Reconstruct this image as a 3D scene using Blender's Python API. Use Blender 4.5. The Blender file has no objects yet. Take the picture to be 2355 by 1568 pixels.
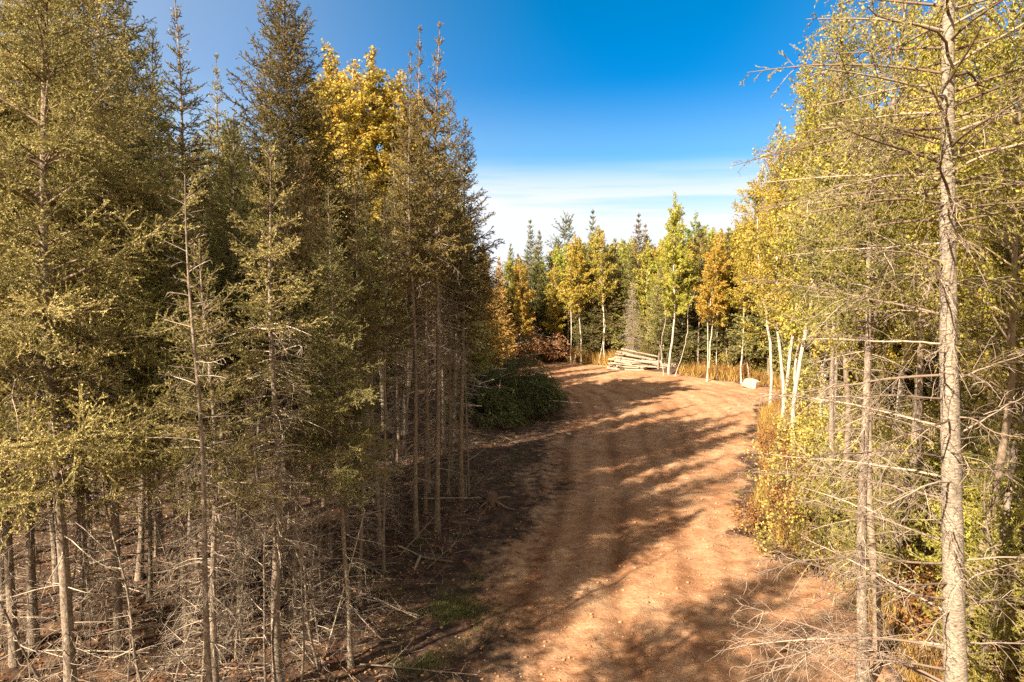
import bpy, math, numpy as np
from mathutils import Vector, Euler
sc = bpy.context.scene
C = sc.collection
R = math.radians

# ------------------------------------------------------------------ camera
CAMZ, PITCH, F, W, H = 6.0, 4.86, 683.0, 1024.0, 682.0
cam = bpy.data.cameras.new("camera")
cam.lens = 24.0; cam.sensor_width = 36.0; cam.clip_end = 2000; cam.clip_start = 0.05
camo = bpy.data.objects.new("camera", cam); C.objects.link(camo)
camo.location = (0, 0, CAMZ); camo.rotation_euler = (R(90 - PITCH), 0, 0)
sc.camera = camo

# ------------------------------------------------------------------ light
SUN_EL, SUN_AZ = 34.0, 46.0          # light travels forward-right: SUN_AZ degrees to the right of +y
sun = bpy.data.lights.new("sun", 'SUN'); sun.energy = 5.0; sun.angle = R(0.55); sun.color = (1.0, 0.82, 0.61)
so = bpy.data.objects.new("sun", sun); C.objects.link(so)
trav = Vector((math.sin(R(SUN_AZ)) * math.cos(R(SUN_EL)), math.cos(R(SUN_AZ)) * math.cos(R(SUN_EL)), -math.sin(R(SUN_EL))))
so.rotation_euler = trav.to_track_quat('-Z', 'Y').to_euler()
world = bpy.data.worlds.new("World"); sc.world = world; world.use_nodes = True
nt = world.node_tree; nt.nodes.clear()
def N(nt, t, **k):
    n = nt.nodes.new(t)
    for a, b in k.items():
        if a == 'inp':
            for i, v in b.items(): n.inputs[i].default_value = v
        else: setattr(n, a, b)
    return n
def ramp(nt, stops, interp='LINEAR'):
    n = nt.nodes.new('ShaderNodeValToRGB'); cr = n.color_ramp; cr.interpolation = interp
    while len(cr.elements) > 1: cr.elements.remove(cr.elements[-1])
    for i, (p, c) in enumerate(stops):
        e = cr.elements[0] if i == 0 else cr.elements.new(p)
        e.position = p; e.color = (*c, 1) if len(c) == 3 else c
    return n
L = nt.links.new
sky = N(nt, 'ShaderNodeTexSky', sky_type='NISHITA', sun_disc=False, sun_elevation=R(SUN_EL),
        sun_rotation=R(SUN_AZ + 180), air_density=1.0, dust_density=0.6, ozone_density=3.0)
tc = N(nt, 'ShaderNodeTexCoord'); sep = N(nt, 'ShaderNodeSeparateXYZ'); L(tc.outputs['Generated'], sep.inputs[0])
# deeper blue overhead, thin white cloud bank low over the woods
hs = N(nt, 'ShaderNodeHueSaturation', inp={'Saturation': 1.55, 'Value': .86}); L(sky.outputs[0], hs.inputs['Color'])
tr_ = ramp(nt, [(.02, (.30, .72, .80)), (.23, (.10, .66, .72)), (.40, (.06, .78, .70)), (.6, (.10, .95, .68))]); L(sep.outputs['Z'], tr_.inputs[0])
tn = N(nt, 'ShaderNodeMixRGB', blend_type='MULTIPLY', inp={'Fac': 1.0}); L(hs.outputs[0], tn.inputs['Color1']); L(tr_.outputs[0], tn.inputs['Color2']); hs = tn
# azimuth term: bluest a little right of straight ahead
nrm = N(nt, 'ShaderNodeVectorMath', operation='NORMALIZE'); L(tc.outputs['Generated'], nrm.inputs[0])
dot = N(nt, 'ShaderNodeVectorMath', operation='DOT_PRODUCT'); L(nrm.outputs[0], dot.inputs[0]); dot.inputs[1].default_value = Vector((0.17, 0.88, 0.42)).normalized()
veil = ramp(nt, [(0.0, (1, 1, 1)), (0.45, (.95, .95, .95)), (0.75, (.75, .75, .75)), (0.88, (.42, .42, .42)), (0.95, (.13, .13, .13)), (0.99, (0, 0, 0))])
L(dot.outputs['Value'], veil.inputs[0])
mp = N(nt, 'ShaderNodeMapping'); mp.inputs['Scale'].default_value = (1.1, 1.1, 19.0); mp.inputs['Rotation'].default_value = (0, .05, 0); L(tc.outputs['Generated'], mp.inputs[0])
nz = N(nt, 'ShaderNodeTexNoise', inp={'Scale': 1.6, 'Detail': 6.0, 'Roughness': 0.55}); L(mp.outputs[0], nz.inputs['Vector'])
elr = ramp(nt, [(0.0, (1, 1, 1)), (0.08, (.90, .90, .90)), (0.13, (.42, .42, .42)), (0.18, (.13, .13, .13)), (0.28, (0, 0, 0))], 'EASE'); L(sep.outputs['Z'], elr.inputs[0])
nzr = ramp(nt, [(0.44, (0, 0, 0)), (0.58, (1, 1, 1))]); L(nz.outputs['Fac'], nzr.inputs[0])
band = ramp(nt, [(0.05, (1, 1, 1)), (0.10, (.7, .7, .7)), (0.14, (.35, .35, .35)), (0.18, (0, 0, 0))]); L(sep.outputs['Z'], band.inputs[0])
cl = N(nt, 'ShaderNodeMath', operation='MULTIPLY'); L(nzr.outputs[0], cl.inputs[0]); L(band.outputs[0], cl.inputs[1])
cl2 = N(nt, 'ShaderNodeMath', operation='MULTIPLY_ADD', use_clamp=True); L(cl.outputs[0], cl2.inputs[0]); cl2.inputs[1].default_value = 0.8; L(elr.outputs[0], cl2.inputs[2])
vl = N(nt, 'ShaderNodeMath', operation='MULTIPLY_ADD', use_clamp=True); L(veil.outputs[0], vl.inputs[0]); vl.inputs[1].default_value = 0.52; L(cl2.outputs[0], vl.inputs[2])
mx = N(nt, 'ShaderNodeMixRGB', inp={'Color2': (3.8, 3.95, 4.2, 1)}); L(vl.outputs[0], mx.inputs['Fac']); L(hs.outputs[0], mx.inputs['Color1'])
gl = ramp(nt, [(0.0, (1, 1, 1)), (0.15, (.9, .9, .9)), (0.42, (0, 0, 0))]); L(dot.outputs['Value'], gl.inputs[0])   # unseen sunward half of the sky, brightened and warmed to lift the ambient light
mg = N(nt, 'ShaderNodeMixRGB', inp={'Color2': (3.8, 3.1, 2.3, 1)}); L(gl.outputs[0], mg.inputs['Fac']); L(mx.outputs[0], mg.inputs['Color1']); mx = mg
bg = N(nt, 'ShaderNodeBackground', inp={'Strength': 0.069}); L(mx.outputs[0], bg.inputs['Color'])
L(bg.outputs[0], N(nt, 'ShaderNodeOutputWorld').inputs['Surface'])
vs = sc.view_settings; vs.view_transform = 'Standard'; vs.look = 'None'; vs.exposure = 1.92; vs.gamma = 1.0; vs.use_curve_mapping = False
sc.render.engine = 'CYCLES'
sc.cycles.max_bounces = 5; sc.cycles.diffuse_bounces = 3; sc.cycles.glossy_bounces = 1
sc.cycles.transmission_bounces = 3; sc.cycles.use_denoising = False; sc.cycles.caustics_reflective = False; sc.cycles.caustics_refractive = False

# ------------------------------------------------------------------ photo-to-world helpers (photo read at 2354 px wide)
cp, sp_ = math.cos(R(PITCH)), math.sin(R(PITCH))
def ray(X, Y):
    px, py = X / 2.299 - 512, Y / 2.299 - 341
    return np.array([px, F * cp + (-py) * sp_, -F * sp_ - py * cp])
def at_depth(X, Y, d):            # point seen at (X, Y), d metres forward
    r = ray(X, Y); return np.array([0, 0, CAMZ]) + r * (d / r[1])
def on_ground(X, Y):
    r = ray(X, Y); return (np.array([0, 0, CAMZ]) + r * (-CAMZ / r[2]))[:2]

# ------------------------------------------------------------------ ground shape
def vnoise(x, y, seed=0):
    xi = np.floor(x).astype(np.int64); yi = np.floor(y).astype(np.int64); fx = x - xi; fy = y - yi
    fx = fx * fx * (3 - 2 * fx); fy = fy * fy * (3 - 2 * fy)
    def h(a, b):
        n = (a * 374761393 + b * 668265263 + seed * 974634777) & 0xffffffff
        n = ((n ^ (n >> 13)) * 1274126177) & 0xffffffff
        return ((n ^ (n >> 16)) & 0xffff) / 65535.0
    return (h(xi, yi) * (1 - fx) + h(xi + 1, yi) * fx) * (1 - fy) + (h(xi, yi + 1) * (1 - fx) + h(xi + 1, yi + 1) * fx) * fy
def fbm(x, y, o=4, seed=0):
    s = 0; a = 0.5
    for i in range(o): s = s + a * (vnoise(x * 2 ** i, y * 2 ** i, seed + i) - .5); a *= .5
    return s
XR = np.array([[-30, 5], [10, 5.7], [13, 6.3], [16, 5.7], [18, 6.2], [21, 7.6], [27, 9.6], [31, 11.2], [36, 14.6], [42, 15.5], [60, 12]])
XL = np.array([[-30, -2], [10, -1.5], [12.6, -1.5], [16, -.9], [19, -.4], [25, .2], [30, 1.3], [36, 1.5], [42, -.5], [53, -6], [60, -8]])
YF = np.array([[-8, 54], [0, 53], [4, 52], [8, 47.5], [11, 44], [14, 40], [16, 37]])
def road_sd(x, y):                                  # >0 on the dirt clearing
    xr = np.interp(y, XR[:, 0], XR[:, 1]); xl = np.interp(y, XL[:, 0], XL[:, 1]); yf = np.interp(x, YF[:, 0], YF[:, 1])
    return np.minimum(np.minimum(x - xl, xr - x), yf - y)
def gh(x, y):
    x = np.asarray(x, float); y = np.asarray(y, float)
    sd = road_sd(x, y)
    off = np.clip(-sd / 2.2, 0, 1); off = off * off * (3 - 2 * off)
    right = x > 3
    h = off * np.where(right, .34, .16)
    h = h + off * fbm(x * .5, y * .5, 4, 5) * .5
    on = 1 - off
    u = x - np.interp(y, XL[:, 0], XL[:, 1])
    h = h + on * (fbm(x * .35 + 3, y * .35, 3, 9) * .14 - .05 * np.exp(-((u - 1.9) / .2) ** 2) - .05 * np.exp(-((u - 3.5) / .22) ** 2) + .02 * np.sin(u * 7))
    h = h + fbm(x * 2.6, y * 2.6, 4, 21) * .045
    return h

# ------------------------------------------------------------------ mesh buffer
class Buf:
    def __init__(s): s.v = []; s.f = []; s.m = []; s.r = []; s.n = 0
    def add(s, v, f, mat=0, rnd=None):              # v (n,3)  f (m,k)
        v = np.asarray(v, np.float32).reshape(-1, 3); f = np.asarray(f, np.int64)
        s.v.append(v); s.f.append(f + s.n); s.m.append(np.full(len(f), mat, np.int32))
        s.r.append(np.full(len(v), .5, np.float32) if rnd is None else np.asarray(rnd, np.float32)); s.n += len(v)
    def mesh(s, name, mats, smooth=False, shift=None, extra=None):
        me = bpy.data.meshes.new(name)
        if s.v:
            v = np.concatenate(s.v)
            if shift is not None: v = v - np.asarray(shift, np.float32)
            lt = np.concatenate([np.full(len(f), f.shape[1], np.int32) for f in s.f])
            li = np.concatenate([f.ravel() for f in s.f]).astype(np.int32)
            me.vertices.add(len(v)); me.vertices.foreach_set('co', v.ravel())
            me.loops.add(len(li)); me.loops.foreach_set('vertex_index', li)
            me.polygons.add(len(lt)); st = np.zeros(len(lt), np.int32); st[1:] = np.cumsum(lt)[:-1]
            me.polygons.foreach_set('loop_start', st); me.polygons.foreach_set('loop_total', lt)
            me.polygons.foreach_set('material_index', np.concatenate(s.m))
            if smooth: me.polygons.foreach_set('use_smooth', np.ones(len(lt), bool))
            a = me.attributes.new('rnd', 'FLOAT', 'POINT'); a.data.foreach_set('value', np.concatenate(s.r))
            if extra is not None: a = me.attributes.new('rut', 'FLOAT', 'POINT'); a.data.foreach_set('value', np.asarray(extra, np.float32))
            me.update(calc_edges=True)
        for m in mats: me.materials.append(m)
        return me
def nz3(v): return v / np.maximum(np.linalg.norm(v, axis=-1, keepdims=True), 1e-9)
def tubes(buf, P, rad, sides=4, mat=0, rnd=None, cap=False):
    """P (n,k,3) paths, rad (n,k)"""
    n, k, _ = P.shape
    if n == 0: return
    T = np.gradient(P, axis=1); T = nz3(T)
    up = np.where(np.abs(T[:, :1, 2:3]) > .8, np.array([1., 0, 0]), np.array([0, 0, 1.]))
    A = nz3(np.cross(T, np.broadcast_to(up, T.shape))); B = np.cross(T, A)
    a = np.arange(sides) * 2 * math.pi / sides
    V = P[:, :, None] + rad[:, :, None, None] * (np.cos(a)[None, None, :, None] * A[:, :, None] + np.sin(a)[None, None, :, None] * B[:, :, None])
    idx = np.arange(n * k * sides).reshape(n, k, sides)
    nx = np.roll(idx, -1, axis=2)
    Fq = np.stack([idx[:, :-1], nx[:, :-1], nx[:, 1:], idx[:, 1:]], -1).reshape(-1, 4)
    rr = np.repeat(rnd if rnd is not None else np.full(n, .5), k * sides)
    buf.add(V.reshape(-1, 3), Fq, mat, rr)
    if cap:
        buf.add(V[:, 0].reshape(-1, 3), np.arange(n * sides).reshape(n, sides)[:, ::-1], mat if cap is True else cap, np.repeat(rr[::k * sides], sides))
        buf.add(V[:, -1].reshape(-1, 3), np.arange(n * sides).reshape(n, sides), mat if cap is True else cap, np.repeat(rr[::k * sides], sides))
def trace(o): pass

# ------------------------------------------------------------------ materials
def newmat(name):
    m = bpy.data.materials.new(name); m.use_nodes = True; nt = m.node_tree; nt.nodes.clear()
    return m, nt, nt.links.new
def leaf_mat(name, stops, trans=0.3, rough=.6, jitter=.35, spec=.25):
    m, nt, L = newmat(name)
    a = N(nt, 'ShaderNodeAttribute', attribute_name='rnd')
    r = ramp(nt, stops); L(a.outputs['Fac'], r.inputs[0])
    oi = N(nt, 'ShaderNodeObjectInfo')
    mul = N(nt, 'ShaderNodeMixRGB', blend_type='MULTIPLY', inp={'Fac': 1.0}); L(r.outputs[0], mul.inputs['Color1']); L(oi.outputs['Color'], mul.inputs['Color2'])
    mr = N(nt, 'ShaderNodeMapRange', inp={'To Min': 1 - jitter, 'To Max': 1 + jitter}); L(oi.outputs['Random'], mr.inputs[0])
    hs = N(nt, 'ShaderNodeHueSaturation'); L(mul.outputs[0], hs.inputs['Color']); L(mr.outputs[0], hs.inputs['Value'])
    p = N(nt, 'ShaderNodeBsdfPrincipled', inp={'Roughness': rough, 'Specular IOR Level': spec}); L(hs.outputs[0], p.inputs['Base Color'])
    t = N(nt, 'ShaderNodeBsdfTranslucent'); L(hs.outputs[0], t.inputs['Color'])
    ms = N(nt, 'ShaderNodeMixShader', inp={0: trans}); L(p.outputs[0], ms.inputs[1]); L(t.outputs[0], ms.inputs[2])
    L(ms.outputs[0], N(nt, 'ShaderNodeOutputMaterial').inputs[0])
    return m
def bark_mat(name, c1, c2, c3, scale=(9, 9, 3), marks=None, bump=.5, rough=.9):
    m, nt, L = newmat(name)
    tc = N(nt, 'ShaderNodeTexCoord'); mp = N(nt, 'ShaderNodeMapping'); mp.inputs['Scale'].default_value = scale; L(tc.outputs['Object'], mp.inputs[0])
    n1 = N(nt, 'ShaderNodeTexNoise', inp={'Scale': 3.0, 'Detail': 8.0, 'Roughness': .7}); L(mp.outputs[0], n1.inputs['Vector'])
    r = ramp(nt, [(.30, c1), (.50, c2), (.70, c3)]); L(n1.outputs['Fac'], r.inputs[0])
    col = r.outputs[0]
    n2 = N(nt, 'ShaderNodeTexNoise', inp={'Scale': 1.6, 'Detail': 3.0}); L(tc.outputs['Object'], n2.inputs['Vector'])
    hs = N(nt, 'ShaderNodeHueSaturation'); mr = N(nt, 'ShaderNodeMapRange', inp={'From Min': .3, 'From Max': .7, 'To Min': .7, 'To Max': 1.25}); L(n2.outputs['Fac'], mr.inputs[0]); L(mr.outputs[0], hs.inputs['Value']); L(col, hs.inputs['Color']); col = hs.outputs[0]
    if marks:
        mp2 = N(nt, 'ShaderNodeMapping'); mp2.inputs['Scale'].default_value = marks[1]; L(tc.outputs['Object'], mp2.inputs[0])
        n3 = N(nt, 'ShaderNodeTexNoise', inp={'Scale': 1.0, 'Detail': 4.0, 'Roughness': .6}); L(mp2.outputs[0], n3.inputs['Vector'])
        r3 = ramp(nt, [(marks[2], (0, 0, 0)), (marks[2] + .06, (1, 1, 1))]); L(n3.outputs['Fac'], r3.inputs[0])
        mx = N(nt, 'ShaderNodeMixRGB', inp={'Color2': (*marks[0], 1)}); L(r3.outputs[0], mx.inputs['Fac']); L(col, mx.inputs['Color1']); col = mx.outputs[0]
    oi = N(nt, 'ShaderNodeObjectInfo')
    mul = N(nt, 'ShaderNodeMixRGB', blend_type='MULTIPLY', inp={'Fac': 1.0}); L(col, mul.inputs['Color1']); L(oi.outputs['Color'], mul.inputs['Color2'])
    p = N(nt, 'ShaderNodeBsdfPrincipled', inp={'Roughness': rough, 'Specular IOR Level': .2}); L(mul.outputs[0], p.inputs['Base Color'])
    b = N(nt, 'ShaderNodeBump', inp={'Strength': bump, 'Distance': .02}); L(n1.outputs['Fac'], b.inputs['Height']); L(b.outputs[0], p.inputs['Normal'])
    L(p.outputs[0], N(nt, 'ShaderNodeOutputMaterial').inputs[0])
    return m
def twig_mat(name, stops):
    m, nt, L = newmat(name)
    a = N(nt, 'ShaderNodeAttribute', attribute_name='rnd'); r = ramp(nt, stops); L(a.outputs['Fac'], r.inputs[0])
    p = N(nt, 'ShaderNodeBsdfPrincipled', inp={'Roughness': .85, 'Specular IOR Level': .2}); L(r.outputs[0], p.inputs['Base Color'])
    L(p.outputs[0], N(nt, 'ShaderNodeOutputMaterial').inputs[0]); return m
M = {}
M['needles'] = leaf_mat('spruce_needles', [(0, (.080, .082, .022)), (.4, (.25, .228, .072)), (.75, (.46, .40, .155)), (1, (.60, .50, .25))], .18)
M['fir'] = leaf_mat('fir_needles', [(0, (.11, .12, .022)), (.5, (.28, .27, .055)), (1, (.46, .40, .11))], .25)
M['cedar'] = leaf_mat('cut_cedar_foliage', [(0, (.05, .085, .03)), (.6, (.15, .20, .06)), (1, (.32, .36, .14))], .25)
M['aspen'] = leaf_mat('aspen_leaves', [(0, (.19, .19, .035)), (.35, (.38, .34, .065)), (.75, (.56, .47, .12)), (.93, (.62, .43, .08)), (1, (.48, .24, .04))], .42, .5, .15)
M['hazel'] = leaf_mat('hazel_leaves', [(0, (.15, .16, .035)), (.4, (.33, .30, .07)), (.75, (.52, .44, .12)), (1, (.46, .25, .06))], .4, .5, .2)
M['redleaf'] = leaf_mat('russet_leaves', [(0, (.16, .07, .03)), (.5, (.30, .15, .05)), (1, (.44, .28, .09))], .35, .6, .2)
M['rust'] = leaf_mat('dry_rusty_needles', [(0, (.24, .11, .05)), (.5, (.42, .21, .095)), (1, (.56, .38, .21))], .2)
M['spruce_bark'] = bark_mat('spruce_bark', (.07, .052, .040), (.20, .16, .125), (.42, .35, .27), (12, 12, 7), ((.36, .34, .27), (11, 11, 9), .60), .8)
M['fir_bark'] = bark_mat('pale_fir_bark', (.10, .080, .064), (.25, .21, .165), (.50, .45, .365), (9, 9, 22), ((.10, .07, .05), (16, 16, 60), .60), .9)
M['aspen_bark'] = bark_mat('aspen_bark', (.26, .22, .17), (.46, .40, .33), (.66, .60, .51), (5, 5, 3), ((.07, .05, .04), (3, 3, 8), .60), .25, .7)
M['twig'] = twig_mat('living_twigs', [(0, (.09, .06, .042)), (.6, (.20, .145, .10)), (1, (.33, .27, .20))])
M['dead'] = twig_mat('dead_grey_twigs', [(0, (.12, .09, .07)), (.5, (.27, .215, .165)), (1, (.52, .45, .36))])
M['lichen'] = twig_mat('lichened_pale_twigs', [(0, (.22, .18, .13)), (.5, (.40, .34, .26)), (1, (.64, .56, .45))])
M['limb'] = twig_mat('grey_brown_limbs', [(0, (.09, .065, .05)), (.5, (.20, .15, .115)), (1, (.40, .33, .26))])
M['darktwig'] = twig_mat('brown_stems', [(0, (.07, .045, .035)), (1, (.22, .15, .11))])
M['logend'] = twig_mat('sawn_wood', [(0, (.40, .27, .15)), (1, (.62, .47, .30))])

# ------------------------------------------------------------------ branching engine
def curve_pts(b, t):
    """b dict of arrays for the curves (n...), t (n,k) -> (n,k,3)"""
    L_ = b['L'][:, None]
    P = b['p'][:, None] + b['d'][:, None] * (L_ * t)[..., None] + b['s'][:, None] * (L_ * (b['w'][:, None] * np.sin(t * b['wf'][:, None] + b['wp'][:, None]) - b['w'][:, None] * np.sin(b['wp'][:, None])))[..., None]
    P[..., 2] += L_ * (-b['dr'][:, None] * t ** 2 + b['up'][:, None] * t ** 3)
    return P
def mk(p, d, L_, rng, w=.04, dr=.15, up=.1, gen=0):
    n = len(L_); d = nz3(d)
    s = nz3(np.cross(d, np.array([0, 0, 1.]) + rng.normal(0, .25, (n, 3))))
    f = lambda v: np.broadcast_to(np.asarray(v, float), (n,)).copy()
    return dict(p=p, d=d, L=np.asarray(L_, float), s=s, w=f(w) * rng.normal(0, 1, n), wf=rng.uniform(2.5, 6, n), wp=rng.uniform(0, 6.28, n), dr=f(dr) * rng.uniform(.6, 1.4, n), up=f(up) * rng.uniform(.6, 1.4, n))
def children(b, rng, spacing, t0, ang, lenf, minlen=.05, prof=None, planar=1.0, zj=.2, w=.04, dr=.1, up=0., maxn=400000, tmax=.99, pairs=True):
    n = len(b['L']); cnt = np.maximum(0, np.round(b['L'] * (tmax - t0) / spacing * rng.uniform(.85, 1.15, n))).astype(int)
    if cnt.sum() > maxn: cnt = (cnt * maxn / cnt.sum()).astype(int)
    i = np.repeat(np.arange(n), cnt); k = np.arange(len(i)) - np.repeat(np.cumsum(cnt) - cnt, cnt)
    t = t0 + (tmax - t0) * (k + rng.uniform(0, 1, len(i))) / np.maximum(cnt[i], 1)
    sb = {q: b[q][i] for q in b}
    P = curve_pts(sb, np.stack([t, np.minimum(t + .03, 1.05)], 1)); T = nz3(P[:, 1] - P[:, 0]); P = P[:, 0]
    side = nz3(np.cross(T, np.array([0, 0, 1.]) + 1e-6)); upv = np.cross(side, T)
    sg = np.where(k % 2 == 0, 1, -1)
    ph = rng.normal(0, (1 - planar) * 3.2 + .12, len(i))
    lat = side * (sg * np.cos(ph))[:, None] + upv * np.sin(ph)[:, None]
    a = R(ang) * rng.uniform(.75, 1.25, len(i))
    d = T * np.cos(a)[:, None] + lat * np.sin(a)[:, None]; d[:, 2] += rng.normal(0, zj, len(i))
    pr = (1 - t) ** .75 * .9 + .14 if prof is None else prof(t)
    l = np.maximum(minlen, lenf * sb['L'] * pr * rng.uniform(.55, 1.25, len(i)))
    return mk(P, d, l, rng, w, dr, up), t, i
def wood(buf, b, k, r0, r1, sides, mat, rng, jit=0.):
    if len(b['L']) == 0: return
    t = np.broadcast_to(np.linspace(0, 1, k), (len(b['L']), k)); P = curve_pts(b, t)
    if jit: P = P + np.cumsum(rng.normal(0, jit, P.shape), 1) * (t > 0)[..., None] * (1 - t * .3)[..., None]
    r0 = np.broadcast_to(r0, (len(b['L']),)); r1 = np.broadcast_to(r1, (len(b['L']),))
    tubes(buf, P, r0[:, None] * (1 - t) + r1[:, None] * t, sides, mat, rng.uniform(0, 1, len(b['L'])))
def needles(buf, b, rng, dens, nl, nw, mat=0, t0=0., fwd=1.3, rb=None, maxn=600000):
    n = len(b['L']); cnt = rng.poisson(b['L'] * (1 - t0) * dens)
    if cnt.sum() > maxn: cnt = (cnt * maxn / cnt.sum()).astype(int)
    i = np.repeat(np.arange(n), cnt); m = len(i)
    t = t0 + (1 - t0) * rng.uniform(0, 1, m) ** .9
    sb = {q: b[q][i] for q in b}
    P = curve_pts(sb, np.stack([t, t + .04], 1)); T = nz3(P[:, 1] - P[:, 0]); P = P[:, 0]
    q = nz3(rng.normal(0, 1, (m, 3))); q = nz3(q - T * (q * T).sum(1)[:, None]); q[:, 2] += .15
    D = nz3(T * fwd + q); wv = nz3(np.cross(D, rng.normal(0, 1, (m, 3))))
    l = nl * rng.uniform(.7, 1.3, m)[:, None]; w_ = nw * rng.uniform(.7, 1.3, m)[:, None]
    V = np.stack([P - wv * w_ * .5, P + wv * w_ * .5, P + D * l], 1).reshape(-1, 3)
    base = rng.uniform(0, 1, n)[i] * .55 if rb is None else rb[i] * .55
    rr = np.repeat(np.clip(base + .3 * t + rng.uniform(-.1, .25, m), 0, 1), 3)
    buf.add(V, np.arange(m * 3).reshape(-1, 3), mat, rr)
def leaves(buf, b, rng, dens, sz, mat=0, t0=.1, spread=.06, maxn=200000, hang=.3):
    n = len(b['L']); cnt = rng.poisson(b['L'] * (1 - t0) * dens)
    if cnt.sum() > maxn: cnt = (cnt * maxn / cnt.sum()).astype(int)
    i = np.repeat(np.arange(n), cnt); m = len(i)
    t = t0 + (1 - t0) * rng.uniform(0, 1, m); sb = {q: b[q][i] for q in b}
    P = curve_pts(sb, t[:, None])[:, 0] + rng.normal(0, spread, (m, 3))
    A = rng.normal(0, 1, (m, 3)); A[:, 2] -= hang; A = nz3(A); B = nz3(np.cross(A, rng.normal(0, 1, (m, 3))))
    s = sz * rng.uniform(.65, 1.3, m)[:, None]
    nrm = np.cross(A, B)
    V = np.stack([P - A * s * .5, P - B * s * .42 + nrm * s * .12, P + A * s * .55, P + B * s * .42 + nrm * s * .12], 1).reshape(-1, 3)
    rr = np.repeat(np.clip(rng.uniform(0, 1, n)[i] * .6 + rng.uniform(0, .4, m), 0, 1), 4)
    buf.add(V, np.arange(m * 4).reshape(-1, 4), mat, rr)
def stem(buf, Ht, r0, rng, k=26, sides=8, wob=.08, mat=0, top=.006, flare=1.7, kink=0.):
    z = np.linspace(-.25, Ht, k); t = np.clip(z / Ht, 0, 1)
    ph = rng.uniform(0, 6.28, 4)
    x = wob * (np.sin(t * 4 + ph[0]) - np.sin(ph[0])) + wob * .4 * (np.sin(t * 11 + ph[1]) - np.sin(ph[1]))
    y = wob * (np.sin(t * 4.5 + ph[2]) - np.sin(ph[2])) + wob * .4 * (np.sin(t * 10 + ph[3]) - np.sin(ph[3]))
    if kink:
        kk = np.cumsum(rng.normal(0, kink, (k, 2)), 0); kk -= kk[0]; kk = kk - 0; x = x + kk[:, 0]; y = y + kk[:, 1]
    rad = top + (r0 - top) * (1 - t) ** .85 * (1 + (flare - 1) * np.exp(-np.maximum(z, 0) / .25))
    P = np.stack([x, y, z], 1)
    tubes(buf, P[None], rad[None], sides, mat)
    return lambda zz: np.stack([np.interp(zz, z, x), np.interp(zz, z, y), zz], -1), lambda zz: np.interp(zz, z, rad)

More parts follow.
